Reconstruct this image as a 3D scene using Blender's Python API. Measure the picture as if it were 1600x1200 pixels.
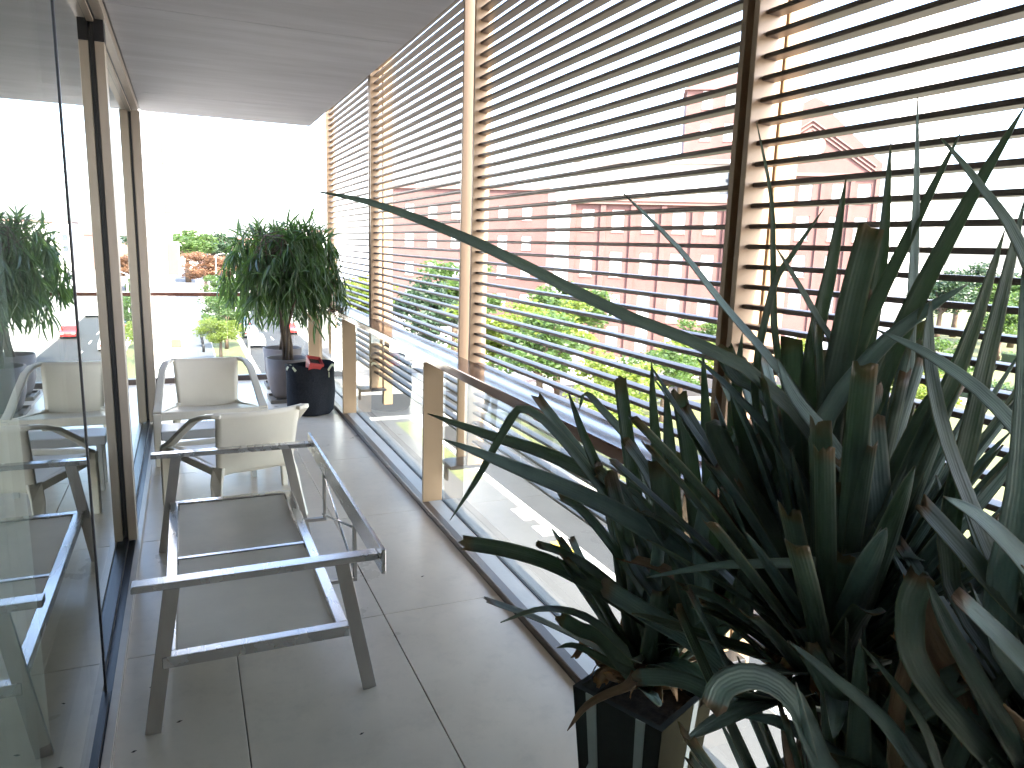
import bpy, bmesh, math, random
from mathutils import Vector, Matrix
from math import radians, sin, cos, pi

for _o in list(bpy.data.objects):
    bpy.data.objects.remove(_o, do_unlink=True)
S = bpy.context.scene
COL = S.collection
R = random.Random(7)

# ---------------------------------------------------------------- camera
F, YAW, PIT, ROL = 1152.4, 0.41802, 0.184754, 0.030988     # pixels at 1600 wide, radians
CAM = Vector((0.0, 0.0, 1.6))
_f = Vector((sin(YAW)*cos(PIT), cos(YAW)*cos(PIT), -sin(PIT)))
_r0 = Vector((cos(YAW), -sin(YAW), 0)); _u0 = _r0.cross(_f)
CR = cos(ROL)*_r0 + sin(ROL)*_u0
CU = -sin(ROL)*_r0 + cos(ROL)*_u0
cam_d = bpy.data.cameras.new('camera')
cam_d.sensor_width = 36.0; cam_d.lens = 36.0*F/1600.0
cam_d.clip_start = 0.05; cam_d.clip_end = 3000
cam = bpy.data.objects.new('camera', cam_d); COL.objects.link(cam)
m = Matrix((CR, CU, -_f)).transposed().to_4x4(); m.translation = CAM
cam.matrix_world = m
S.camera = cam
def ray(px, py):
    return CR*((px-800)/F) + CU*(-(py-600)/F) + _f
def at(px, py, v):                     # point seen at a pixel, v metres deep
    return CAM + ray(px, py)*v

# ---------------------------------------------------------------- sky, sun, exposure
SUN_EL, SUN_AZ = radians(47), radians(171)     # azimuth from +Y towards +X
W = bpy.data.worlds.new('World'); S.world = W; W.use_nodes = True
nt = W.node_tree; nt.nodes.clear()
sky = nt.nodes.new('ShaderNodeTexSky'); sky.sky_type = 'NISHITA'; sky.sun_disc = False
sky.sun_elevation = SUN_EL; sky.sun_rotation = SUN_AZ
sky.air_density = 0.8; sky.dust_density = 3.0; sky.ozone_density = 0.0
bg = nt.nodes.new('ShaderNodeBackground'); bg.inputs[1].default_value = 0.15
wo = nt.nodes.new('ShaderNodeOutputWorld')
nt.links.new(sky.outputs[0], bg.inputs[0]); nt.links.new(bg.outputs[0], wo.inputs[0])
sd = bpy.data.lights.new('sun', 'SUN'); sd.energy = 2.0; sd.angle = radians(0.53); sd.color = (1.0, 0.91, 0.77)
sun = bpy.data.objects.new('sun', sd); COL.objects.link(sun)
to_sun = Vector((sin(SUN_AZ)*cos(SUN_EL), cos(SUN_AZ)*cos(SUN_EL), sin(SUN_EL)))
sun.rotation_euler = to_sun.to_track_quat('Z', 'Y').to_euler()
sun.location = to_sun*60
S.view_settings.view_transform = 'Standard'; S.view_settings.look = 'None'
S.view_settings.exposure = 3.75; S.view_settings.gamma = 1.0
S.view_settings.use_curve_mapping = False
S.render.engine = 'CYCLES'
S.cycles.use_denoising = True
try: S.cycles.denoiser = 'OPENIMAGEDENOISE'
except Exception: pass
S.cycles.max_bounces = 9; S.cycles.diffuse_bounces = 5; S.cycles.glossy_bounces = 5
S.cycles.transparent_max_bounces = 24; S.cycles.transmission_bounces = 4
S.cycles.sample_clamp_indirect = 8.0
S.cycles.caustics_reflective = False; S.cycles.caustics_refractive = False

# ---------------------------------------------------------------- materials
def new_mat(name):
    M = bpy.data.materials.new(name); M.use_nodes = True
    n = M.node_tree.nodes; b = n.get('Principled BSDF')
    return M, n, M.node_tree.links, b
def mat(name, col, rough=0.5, metal=0.0, noise=0.0, scale=8.0, col2=None, bump=0.0, bscale=40.0,
        stretch=(1, 1, 1), spec=0.5, rvar=0.0, detail=5.0, trans=0.0, tcol=None):
    M, n, L, b = new_mat(name)
    b.inputs['Base Color'].default_value = (*col, 1)
    b.inputs['Roughness'].default_value = rough
    b.inputs['Metallic'].default_value = metal
    b.inputs['Specular IOR Level'].default_value = spec
    if noise or col2 or bump or rvar:
        tc = n.new('ShaderNodeTexCoord'); mp = n.new('ShaderNodeMapping')
        mp.inputs['Scale'].default_value = stretch
        L.new(tc.outputs['Object'], mp.inputs[0])
        nz = n.new('ShaderNodeTexNoise'); nz.inputs['Scale'].default_value = scale
        nz.inputs['Detail'].default_value = detail; nz.inputs['Roughness'].default_value = 0.6
        L.new(mp.outputs[0], nz.inputs['Vector'])
        c2 = col2 or tuple(max(0, c*(1-noise)) for c in col)
        cr = n.new('ShaderNodeValToRGB')
        cr.color_ramp.elements[0].position = 0.33; cr.color_ramp.elements[1].position = 0.68
        cr.color_ramp.elements[0].color = (*c2, 1); cr.color_ramp.elements[1].color = (*col, 1)
        L.new(nz.outputs[0], cr.inputs[0]); L.new(cr.outputs[0], b.inputs['Base Color'])
        if rvar:
            mr = n.new('ShaderNodeMapRange'); mr.inputs[3].default_value = rough-rvar; mr.inputs[4].default_value = rough+rvar
            L.new(nz.outputs[0], mr.inputs[0]); L.new(mr.outputs[0], b.inputs['Roughness'])
        if bump:
            nb = n.new('ShaderNodeTexNoise'); nb.inputs['Scale'].default_value = bscale; nb.inputs['Detail'].default_value = 4
            L.new(mp.outputs[0], nb.inputs['Vector'])
            bp = n.new('ShaderNodeBump'); bp.inputs['Strength'].default_value = bump; bp.inputs['Distance'].default_value = 0.01
            L.new(nb.outputs[0], bp.inputs['Height']); L.new(bp.outputs[0], b.inputs['Normal'])
    if trans:
        t = n.new('ShaderNodeBsdfTranslucent'); t.inputs[0].default_value = (*(tcol or col), 1)
        mx = n.new('ShaderNodeMixShader'); mx.inputs[0].default_value = trans
        L.new(b.outputs[0], mx.inputs[1]); L.new(t.outputs[0], mx.inputs[2])
        L.new(mx.outputs[0], n['Material Output'].inputs[0])
    return M
def glass_mat(name, tint=(0.93, 0.96, 0.94), gain=1.0, rough=0.0):
    M, n, L, b = new_mat(name); n.remove(b)
    tr = n.new('ShaderNodeBsdfTransparent'); tr.inputs[0].default_value = (*tint, 1)
    gl = n.new('ShaderNodeBsdfGlossy'); gl.inputs['Roughness'].default_value = rough
    gl.inputs[0].default_value = (0.94, 0.97, 0.95, 1)
    fr = n.new('ShaderNodeFresnel'); fr.inputs[0].default_value = 1.52
    def mth(op, a, bb):
        q = n.new('ShaderNodeMath'); q.operation = op
        for i, v in enumerate((a, bb)):
            if isinstance(v, (int, float)): q.inputs[i].default_value = v
            else: L.new(v, q.inputs[i])
        return q.outputs[0]
    r2 = mth('DIVIDE', mth('MULTIPLY', fr.outputs[0], 2.0*gain), mth('ADD', fr.outputs[0], 1.0))
    ge = n.new('ShaderNodeNewGeometry')
    fac = mth('MULTIPLY', r2, mth('SUBTRACT', 1.0, ge.outputs['Backfacing']))
    fac = mth('MINIMUM', fac, 1.0)
    mx = n.new('ShaderNodeMixShader'); L.new(fac, mx.inputs[0]); L.new(tr.outputs[0], mx.inputs[1]); L.new(gl.outputs[0], mx.inputs[2])
    L.new(mx.outputs[0], n['Material Output'].inputs[0])
    return M
def brick_mat(name, c1, c2, mortar):
    M, n, L, b = new_mat(name)
    tc = n.new('ShaderNodeTexCoord'); mp = n.new('ShaderNodeMapping')
    mp.inputs['Rotation'].default_value = (radians(90), 0, 0)
    L.new(tc.outputs['Object'], mp.inputs[0])
    bt = n.new('ShaderNodeTexBrick'); bt.inputs['Color1'].default_value = (*c1, 1); bt.inputs['Color2'].default_value = (*c2, 1)
    bt.inputs['Mortar'].default_value = (*mortar, 1); bt.inputs['Scale'].default_value = 4.0
    bt.inputs['Mortar Size'].default_value = 0.02
    L.new(mp.outputs[0], bt.inputs['Vector'])
    nz = n.new('ShaderNodeTexNoise'); nz.inputs['Scale'].default_value = 0.5; L.new(tc.outputs['Object'], nz.inputs['Vector'])
    mx = n.new('ShaderNodeMixRGB'); mx.blend_type = 'MULTIPLY'; mx.inputs[0].default_value = 0.45
    L.new(bt.outputs[0], mx.inputs[1]); L.new(nz.outputs[0], mx.inputs[2]); L.new(mx.outputs[0], b.inputs['Base Color'])
    b.inputs['Roughness'].default_value = 0.85
    return M
def leaf_mat(name, green, edge, brown, rough=0.42, trans=0.32, tcol=(0.25, 0.36, 0.16)):
    """strap leaf: attribute lf = (across 0..1, along 0..1, dryness)"""
    M, n, L, b = new_mat(name)
    a = n.new('ShaderNodeAttribute'); a.attribute_name = 'lf'
    sp = n.new('ShaderNodeSeparateColor'); L.new(a.outputs['Color'], sp.inputs[0])
    er = n.new('ShaderNodeValToRGB'); e = er.color_ramp
    e.elements[0].position = 0.0; e.elements[0].color = (*edge, 1)
    e.elements[1].position = 0.07; e.elements[1].color = (*green, 1)
    g2 = tuple(c*1.35 for c in green)
    x = e.elements.new(0.5); x.color = (*g2, 1)
    x = e.elements.new(0.93); x.color = (*green, 1)
    x = e.elements.new(1.0); x.color = (*edge, 1)
    L.new(sp.outputs[0], er.inputs[0])
    tc = n.new('ShaderNodeTexCoord'); nz = n.new('ShaderNodeTexNoise'); nz.inputs['Scale'].default_value = 14
    nz.inputs['Detail'].default_value = 6
    L.new(tc.outputs['Object'], nz.inputs['Vector'])
    m1 = n.new('ShaderNodeMixRGB'); m1.blend_type = 'MULTIPLY'; m1.inputs[0].default_value = 0.55
    cr = n.new('ShaderNodeValToRGB'); cr.color_ramp.elements[0].color = (0.45, 0.45, 0.5, 1); cr.color_ramp.elements[1].color = (1.25, 1.2, 1.1, 1)
    cr.color_ramp.elements[0].position = 0.3; cr.color_ramp.elements[1].position = 0.7
    L.new(nz.outputs[0], cr.inputs[0]); L.new(er.outputs[0], m1.inputs[1]); L.new(cr.outputs[0], m1.inputs[2])
    ad = n.new('ShaderNodeMath'); ad.operation = 'MULTIPLY_ADD'
    L.new(nz.outputs[0], ad.inputs[0]); ad.inputs[1].default_value = 0.6; L.new(sp.outputs[2], ad.inputs[2])
    st = n.new('ShaderNodeMapRange'); st.inputs[1].default_value = 0.75; st.inputs[2].default_value = 1.05
    L.new(ad.outputs[0], st.inputs[0])
    m2 = n.new('ShaderNodeMixRGB'); L.new(st.outputs[0], m2.inputs[0]); L.new(m1.outputs[0], m2.inputs[1]); m2.inputs[2].default_value = (*brown, 1)
    L.new(m2.outputs[0], b.inputs['Base Color']); b.inputs['Roughness'].default_value = rough
    bp = n.new('ShaderNodeBump'); bp.inputs['Strength'].default_value = 0.25; bp.inputs['Distance'].default_value = 0.003
    wv = n.new('ShaderNodeTexWave'); wv.inputs['Scale'].default_value = 1.0; wv.bands_direction = 'X'
    cx = n.new('ShaderNodeCombineXYZ'); ml = n.new('ShaderNodeMath'); ml.operation = 'MULTIPLY'; ml.inputs[1].default_value = 2.2
    L.new(sp.outputs[0], ml.inputs[0]); L.new(ml.outputs[0], cx.inputs[0]); L.new(cx.outputs[0], wv.inputs['Vector'])
    L.new(wv.outputs[1], bp.inputs['Height']); L.new(bp.outputs[0], b.inputs['Normal'])
    t = n.new('ShaderNodeBsdfTranslucent'); t.inputs[0].default_value = (*tcol, 1)
    mx = n.new('ShaderNodeMixShader'); mx.inputs[0].default_value = trans
    L.new(b.outputs[0], mx.inputs[1]); L.new(t.outputs[0], mx.inputs[2]); L.new(mx.outputs[0], n['Material Output'].inputs[0])
    return M

MT = dict(
    tile=mat('floor_tile', (0.74, 0.645, 0.535), 0.30, noise=0.13, scale=2.2, bump=0.05, bscale=30, rvar=0.08),
    grout=mat('grout', (0.16, 0.14, 0.12), 0.9),
    concrete=mat('board_concrete', (0.58, 0.595, 0.63), 0.8, noise=0.16, scale=2.5, stretch=(0.5, 3.0, 1), bump=0.25, bscale=9),
    slab_edge=mat('slab_concrete', (0.45, 0.45, 0.44), 0.85, noise=0.2, scale=3, bump=0.2),
    bronze=mat('bronze_aluminium', (0.31, 0.215, 0.132), 0.42, metal=0.15, noise=0.08, scale=3, stretch=(6, 6, 0.5), rvar=0.05),
    door_bronze=mat('door_bronze', (0.50, 0.43, 0.355), 0.38, metal=0.25, noise=0.08, scale=3, stretch=(6, 6, 0.5)),
    slat=mat('dark_slat', (0.105, 0.075, 0.058), 0.45, metal=0.2, noise=0.15, scale=4, stretch=(4, 0.5, 4)),
    rail=mat('rail_brown', (0.20, 0.09, 0.062), 0.12, metal=0.15, noise=0.25, scale=5, stretch=(4, 0.6, 4), rvar=0.07),
    sill=mat('sill_brown', (0.10, 0.075, 0.062), 0.4, metal=0.2, noise=0.15, scale=5),
    ledge=mat('ledge_stone', (0.42, 0.40, 0.37), 0.5, noise=0.12, scale=4, bump=0.1),
    shaded_edge=mat('slab_edge_shaded', (0.10, 0.11, 0.11), 0.6, noise=0.2, scale=5),  # shadow on the outer ledge top, put in as a dark grey colour
    rubber=mat('black_rubber', (0.015, 0.015, 0.016), 0.6),
    dark=mat('dark_track', (0.03, 0.03, 0.034), 0.35, metal=0.4),
    alu=mat('brushed_aluminium', (0.56, 0.56, 0.57), 0.27, metal=1.0, noise=0.05, scale=3, stretch=(6, 1, 6), rvar=0.03, detail=2),
    alu_dark=mat('aluminium_leg', (0.42, 0.40, 0.385), 0.34, metal=0.9, noise=0.12, scale=6, stretch=(4, 4, 1)),
    sling=mat('taupe_sling', (0.80, 0.74, 0.63), 0.75, noise=0.10, scale=5, bump=0.3, bscale=420),
    plastic=mat('cream_plastic', (0.82, 0.775, 0.675), 0.42, noise=0.05, scale=6, bump=0.03, bscale=90),
    table=mat('pale_table', (0.55, 0.56, 0.56), 0.35, noise=0.06, scale=5),
    pot_grey=mat('taupe_pot', (0.22, 0.185, 0.175), 0.65, noise=0.15, scale=6, bump=0.08),
    saucer=mat('saucer_brown', (0.20, 0.17, 0.14), 0.6, noise=0.2, scale=8),
    felt=mat('black_felt', (0.022, 0.025, 0.033), 0.95, noise=0.35, scale=60, bump=0.5, bscale=160, spec=0.2),
    soil=mat('soil', (0.055, 0.038, 0.026), 0.95, noise=0.6, scale=40, bump=0.8, bscale=60),
    red=mat('red_plastic', (0.42, 0.055, 0.05), 0.45, noise=0.1, scale=12),
    webbing=mat('pale_webbing', (0.55, 0.58, 0.42), 0.7),
    bark=mat('bark', (0.14, 0.10, 0.07), 0.85, noise=0.45, scale=18, stretch=(1, 1, 0.3), bump=0.5, bscale=40),
    fic=mat('ficus_leaf', (0.085, 0.16, 0.07), 0.30, noise=0.55, scale=4, trans=0.35, tcol=(0.15, 0.27, 0.05), spec=0.7),
    pot_dark=mat('planter_dark', (0.040, 0.045, 0.043), 0.8, noise=0.25, scale=8, spec=0.15),
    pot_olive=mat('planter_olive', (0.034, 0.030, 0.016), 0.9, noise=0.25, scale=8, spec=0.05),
    stripe=mat('planter_stripe', (0.33, 0.37, 0.37), 0.5, noise=0.1, scale=10),
    curtain=mat('sheer_curtain', (0.82, 0.82, 0.78), 0.9, trans=0.4, tcol=(0.8, 0.8, 0.76)),
    room=mat('room_wall', (0.45, 0.45, 0.43), 0.9, noise=0.05),
    room_floor=mat('room_floor', (0.10, 0.075, 0.055), 0.4, noise=0.2, scale=3),
    glass=glass_mat('clear_glass'),
    door_glass=glass_mat('door_glass', (0.80, 0.85, 0.83), 1.2),
    plaza=mat('plaza', (0.055, 0.054, 0.053), 0.8, noise=0.2, scale=0.3, bump=0.1, bscale=2),  # paving colour darkened to stand in for shade on the ground below
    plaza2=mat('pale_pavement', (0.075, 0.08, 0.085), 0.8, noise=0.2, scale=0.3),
    paving=mat('paving', (0.32, 0.305, 0.285), 0.85, noise=0.2, scale=0.25, bump=0.1, bscale=2),
    asphalt=mat('asphalt', (0.026, 0.026, 0.027), 0.8, noise=0.3, scale=0.4, bump=0.2, bscale=6),
    kerb=mat('kerb', (0.50, 0.49, 0.46), 0.8, noise=0.2, scale=1),
    paint_w=mat('paint_white', (0.75, 0.75, 0.73), 0.6, noise=0.15, scale=2),
    paint_y=mat('paint_yellow', (0.70, 0.46, 0.06), 0.6, noise=0.15, scale=2),
    grass=mat('grass', (0.125, 0.12, 0.04), 0.9, noise=0.5, scale=3.0, col2=(0.035, 0.06, 0.022), bump=0.4, bscale=8),
    brick=brick_mat('red_brick', (0.145, 0.060, 0.052), (0.115, 0.05, 0.044), (0.16, 0.12, 0.11)),
    trim=mat('stone_trim', (0.17, 0.10, 0.085), 0.8, noise=0.15, scale=1),
    wframe=mat('white_frame', (0.75, 0.75, 0.74), 0.5),
    wpane=mat('pale_pane', (0.55, 0.58, 0.60), 0.06, spec=0.9, noise=0.2, scale=0.6),
    dpane=mat('dark_pane', (0.10, 0.12, 0.14), 0.05, spec=1.0, noise=0.3, scale=0.5),
    render=mat('white_render', (0.80, 0.79, 0.77), 0.8, noise=0.06, scale=1),
    bronze_far=mat('balcony_ochre', (0.085, 0.065, 0.045), 0.6, noise=0.15, scale=2),
    lf_a=mat('leaf_lime', (0.13, 0.18, 0.035), 0.5, noise=0.45, scale=0.6, trans=0.45, tcol=(0.34, 0.42, 0.06)),
    lf_b=mat('leaf_green', (0.06, 0.11, 0.032), 0.5, noise=0.45, scale=0.6, trans=0.4, tcol=(0.16, 0.27, 0.05)),
    lf_c=mat('leaf_autumn', (0.16, 0.085, 0.045), 0.6, noise=0.4, scale=0.6, trans=0.35, tcol=(0.28, 0.15, 0.07)),
    lf_d=mat('leaf_dark', (0.03, 0.06, 0.03), 0.5, noise=0.4, scale=0.6, trans=0.3, tcol=(0.06, 0.12, 0.04)),
    car_w=mat('car_white', (0.72, 0.72, 0.72), 0.2), car_r=mat('car_red', (0.40, 0.03, 0.03), 0.2),
    car_g=mat('car_grey', (0.16, 0.17, 0.18), 0.2, metal=0.4), car_b=mat('car_blue', (0.05, 0.09, 0.2), 0.2),
    tyre=mat('tyre', (0.02, 0.02, 0.02), 0.8), car_glass=mat('car_glass', (0.03, 0.035, 0.04), 0.05, spec=1.0),
    pole=mat('pole_white', (0.66, 0.66, 0.66), 0.45),
    strapA=leaf_mat('strap_green', (0.12, 0.165, 0.14), (0.26, 0.28, 0.19), (0.17, 0.105, 0.06)),
    strapB=leaf_mat('strap_glaucous', (0.20, 0.285, 0.27), (0.32, 0.38, 0.33), (0.22, 0.15, 0.10), rough=0.5, trans=0.25, tcol=(0.3, 0.42, 0.3)),
    strapC=leaf_mat('strap_dry', (0.27, 0.175, 0.11), (0.36, 0.26, 0.17), (0.38, 0.20, 0.08), rough=0.7, trans=0.2, tcol=(0.3, 0.15, 0.05)),
)

# every tile a little different, with faint scuffs
_n = MT['tile'].node_tree.nodes; _l = MT['tile'].node_tree.links; _b = _n['Principled BSDF']
_src = _b.inputs['Base Color'].links[0].from_socket
_oi = _n.new('ShaderNodeObjectInfo'); _tc = _n.new('ShaderNodeTexCoord')
_sc = _n.new('ShaderNodeTexNoise'); _sc.inputs['Scale'].default_value = 9.0; _sc.inputs['Detail'].default_value = 8; _sc.inputs['Roughness'].default_value = 0.75
_l.new(_tc.outputs['Object'], _sc.inputs['Vector'])
_mr = _n.new('ShaderNodeMapRange'); _mr.inputs[1].default_value = 0.25; _mr.inputs[2].default_value = 0.5; _mr.inputs[3].default_value = 0.86; _mr.inputs[4].default_value = 1.0
_l.new(_sc.outputs[0], _mr.inputs[0])
_ma = _n.new('ShaderNodeMapRange'); _ma.inputs[3].default_value = 0.93; _ma.inputs[4].default_value = 1.03
_l.new(_oi.outputs['Random'], _ma.inputs[0])
_mm = _n.new('ShaderNodeMath'); _mm.operation = 'MULTIPLY'; _l.new(_mr.outputs[0], _mm.inputs[0]); _l.new(_ma.outputs[0], _mm.inputs[1])
_mx = _n.new('ShaderNodeMixRGB'); _mx.blend_type = 'MULTIPLY'; _mx.inputs[0].default_value = 1.0
_l.new(_src, _mx.inputs[1]); _l.new(_mm.outputs[0], _mx.inputs[2]); _l.new(_mx.outputs[0], _b.inputs['Base Color'])

# ---------------------------------------------------------------- helpers
def tag(o, label=None, cat=None, group=None, kind=None):
    if label: o['label'] = label
    if cat: o['category'] = cat
    if group: o['group'] = group
    if kind: o['kind'] = kind
    return o
def thing(name, loc, label, cat, group=None, rz=0.0):
    o = bpy.data.objects.new(name, None); o.empty_display_size = 0.1
    COL.objects.link(o); o.location = loc; o.rotation_euler = (0, 0, rz)
    return tag(o, label, cat, group)
def link(name, me, parent=None, loc=(0, 0, 0)):
    o = bpy.data.objects.new(name, me); COL.objects.link(o)
    o.location = loc
    if parent: o.parent = parent
    return o
def top_loc(p):
    v = Vector((0, 0, 0))
    while p is not None:
        v += Vector(p.location); p = p.parent
    return v
def mesh(name, verts, faces, material, smooth=False):
    me = bpy.data.meshes.new(name); me.from_pydata([tuple(v) for v in verts], [], faces); me.update()
    me.materials.append(MT[material] if isinstance(material, str) else material)
    if smooth:
        me.polygons.foreach_set('use_smooth', [True]*len(me.polygons))
    return me
class MB:
    """collects shapes for ONE mesh; world coordinates, shifted to the parent's origin when linked"""
    def __init__(s): s.v = []; s.f = []
    def add(s, vs, fs):
        k = len(s.v); s.v += [Vector(p) for p in vs]; s.f += [tuple(i+k for i in q) for q in fs]; return s
    def box(s, x0, y0, z0, x1, y1, z1, b=0.0):
        if b <= 0:
            vs = [(x0,y0,z0),(x1,y0,z0),(x1,y1,z0),(x0,y1,z0),(x0,y0,z1),(x1,y0,z1),(x1,y1,z1),(x0,y1,z1)]
            return s.add(vs, [(0,3,2,1),(4,5,6,7),(0,1,5,4),(1,2,6,5),(2,3,7,6),(3,0,4,7)])
        bm = bmesh.new(); bmesh.ops.create_cube(bm, size=1.0)
        for q in bm.verts:
            q.co = ((x0+x1)/2+q.co.x*(x1-x0), (y0+y1)/2+q.co.y*(y1-y0), (z0+z1)/2+q.co.z*(z1-z0))
        bmesh.ops.bevel(bm, geom=bm.edges[:], offset=b, segments=1, affect='EDGES')
        bm.verts.index_update()
        s.add([q.co.copy() for q in bm.verts], [tuple(q.index for q in f.verts) for f in bm.faces]); bm.free()
        return s
    def bar(s, p, q, w, h, up=(0, 0, 1), b=0.0):
        p = Vector(p); q = Vector(q); d = (q-p); L = d.length; d.normalize()
        side = d.cross(Vector(up)).normalized(); u = side.cross(d)
        t = MB().box(-w/2, 0, -h/2, w/2, L, h/2, b)
        s.add([p+side*v.x+d*v.y+u*v.z for v in t.v], t.f); return s
    def tube(s, pts, rad, n=8, cap=True):
        rings = []; P = [Vector(p) for p in pts]
        for i, p in enumerate(P):
            d = (P[min(i+1, len(P)-1)]-P[max(i-1, 0)]).normalized()
            a = Vector((0, 0, 1)) if abs(d.z) < 0.9 else Vector((1, 0, 0))
            x = d.cross(a).normalized(); y = d.cross(x)
            r = rad[i] if isinstance(rad, (list, tuple)) else rad
            rings.append([p+(x*cos(2*pi*k/n)+y*sin(2*pi*k/n))*r for k in range(n)])
        vs = [v for rg in rings for v in rg]; fs = []
        for i in range(len(P)-1):
            for k in range(n):
                fs.append((i*n+k, i*n+(k+1) % n, (i+1)*n+(k+1) % n, (i+1)*n+k))
        if cap:
            fs.append(tuple(range(n))[::-1]); fs.append(tuple((len(P)-1)*n+k for k in range(n)))
        return s.add(vs, fs)
    def lathe(s, prof, c, n=40):
        vs = []; fs = []
        for (r, z) in prof:
            vs += [(c[0]+r*cos(2*pi*k/n), c[1]+r*sin(2*pi*k/n), c[2]+z) for k in range(n)]
        for i in range(len(prof)-1):
            for k in range(n):
                fs.append((i*n+k, i*n+(k+1) % n, (i+1)*n+(k+1) % n, (i+1)*n+k))
        return s.add(vs, fs)
    def build(s, name, material, parent=None, smooth=False, origin=None):
        o = Vector(origin) if origin else (top_loc(parent) if parent else Vector((0, 0, 0)))
        me = mesh(name, [v-o for v in s.v], s.f, material, smooth)
        ob = link(name, me, parent)
        if origin and not parent: ob.location = o
        return ob
def struct(o): o['kind'] = 'structure'; return o

# ================================================================= SETTING: ground, streets
GZ = -11.0
struct(MB().add([(-1500,-1500,GZ),(1500,-1500,GZ),(1500,2500,GZ),(-1500,2500,GZ)], [(0,1,2,3)]).build('ground', 'paving'))
def sheet(name, pts, z, m):
    return struct(MB().add([(x, y, z) for x, y in pts], [tuple(range(len(pts)))]).build(name, m))
def rounded(x0, y0, x1, y1, r, which):
    """rectangle with some rounded corners (which: string of 'a b c d' for corners from x0y0 counter-clockwise)"""
    P = []
    for key, cx, cy, a0 in (('a', x0, y0, 180), ('b', x1, y0, 270), ('c', x1, y1, 0), ('d', x0, y1, 90)):
        if key in which:
            sx = cx + (r if cx == x0 else -r); sy = cy + (r if cy == y0 else -r)
            for k in range(9):
                a = radians(a0+90*k/8); P.append((sx+r*cos(a), sy+r*sin(a)))
        else: P.append((cx, cy))
    return P
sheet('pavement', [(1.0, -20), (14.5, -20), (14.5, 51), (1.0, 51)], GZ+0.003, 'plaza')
sheet('road', rounded(14.9, 6, 18.6, 48, 1.2, 'cd'), GZ+0.004, 'asphalt')
sheet('road', rounded(6.2, 62, 13.6, 900, 2.0, 'ab'), GZ+0.004, 'asphalt')
sheet('road', [(-40, 52), (120, 52), (120, 60), (-40, 60)], GZ+0.004, 'asphalt')
sheet('road', [(36, -60), (60, 20), (68, 20), (44, -60)], GZ+0.004, 'asphalt')
sheet('lawn', [(13.2, 36), (14.5, 36), (14.5, 50), (13.2, 50)], GZ+0.008, 'grass')
sheet('lawn', [(19.6, 20), (70, 20), (60, 51), (19.6, 51)], GZ+0.008, 'grass')
sheet('lawn', [(70, 10), (260, 10), (260, 190), (72, 60)], GZ+0.008, 'grass')
sheet('lawn', [(2.6, 72), (5.6, 72), (5.6, 130), (2.6, 130)], GZ+0.008, 'grass')
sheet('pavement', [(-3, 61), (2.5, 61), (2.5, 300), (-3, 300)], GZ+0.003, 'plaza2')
struct(MB().box(14.55, 8, GZ, 14.85, 48, GZ+0.13, 0.02).build('kerb', 'kerb'))
struct(MB().box(18.65, 8, GZ, 18.95, 48, GZ+0.13, 0.02).build('kerb', 'kerb'))
struct(MB().box(5.8, 64, GZ, 6.1, 300, GZ+0.13, 0.02).build('kerb', 'kerb'))
struct(MB().box(13.7, 64, GZ, 14.0, 300, GZ+0.13, 0.02).build('kerb', 'kerb'))
for i, (y0, y1, mm) in enumerate(((29.6, 31.2, 'paint_w'), (27.6, 28.8, 'paint_w'), (25.2, 26.9, 'paint_y'), (22.6, 23.6, 'paint_w'))):
    struct(MB().box(14.0, y0, GZ+0.004, 14.52, y1, GZ+0.012).build('road_marking', mm))
for k in range(14):
    struct(MB().box(9.8, 70+k*9, GZ+0.008, 9.95, 73+k*9, GZ+0.010).build('road_marking', 'paint_w'))

# ================================================================= own building
X_GL, X_SL, Y_B, Y_E = 1.41, 1.27, -3.30, 8.80          # glass line, sill edge, wall behind the camera, far end
ZC = 2.63
bw = tag(MB().box(-6.0, Y_B, GZ, 1.15, 8.9, -0.42).build('apartment_building', 'slab_edge', origin=(-2, 3, GZ)),
         'grey concrete storeys below the tiled balcony', 'building')
fl = struct(MB().box(-0.55, Y_B, -0.40, 1.46, 8.9, -0.012).build('balcony_floor', 'grout'))
xs = [(-0.40, 0.115), (0.119, 0.725), (0.729, 1.266)]
ys = [2.94+1.2*k for k in range(-6, 6)]
for k in range(len(ys)-1):
    for (x0, x1) in xs:
        y0 = max(ys[k]+0.002, Y_B); y1 = min(ys[k+1]-0.002, Y_E)
        if y1 <= y0+0.05: continue
        MB().box(x0, y0, -0.0118, x1, y1, 0.0, 0.0012).build('tile', 'tile', fl)
ce = struct(MB().box(-5.9, Y_B, ZC+0.012, 1.12, 7.30, ZC+0.62).box(1.1205, Y_B-0.25, 3.02, 1.526, 7.30, 3.25).build('ceiling', 'slab_edge'))  # second box: unseen step beyond the slab edge, added to block sun
for (y0, y1) in ((Y_B, -0.85), (-0.844, 1.55), (1.556, 4.05), (4.056, 6.35), (6.356, 7.30)):
    MB().box(-0.28, y0, ZC, 1.12, y1, ZC+0.0118, 0.002).build('ceiling_panel', 'concrete', ce)
struct(MB().box(-0.60, Y_B-0.25, -0.40, 1.62, Y_B-0.002, 3.0).build('wall', 'render'))
# room behind the glass
rm = struct(MB().box(-5.9, Y_B, -0.40, -0.56, 8.9, -0.02).build('room_floor', 'room_floor'))
struct(MB().box(-6.1, Y_B, -0.02, -5.9, 8.9, 2.642).build('room_wall', 'room'))
struct(MB().box(-5.9, Y_B-0.25, -0.02, -0.62, Y_B, 2.642).build('room_wall', 'room'))
struct(MB().box(-5.9, 6.95, -0.02, -0.46, 7.15, 2.642).build('room_wall', 'room'))

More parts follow.
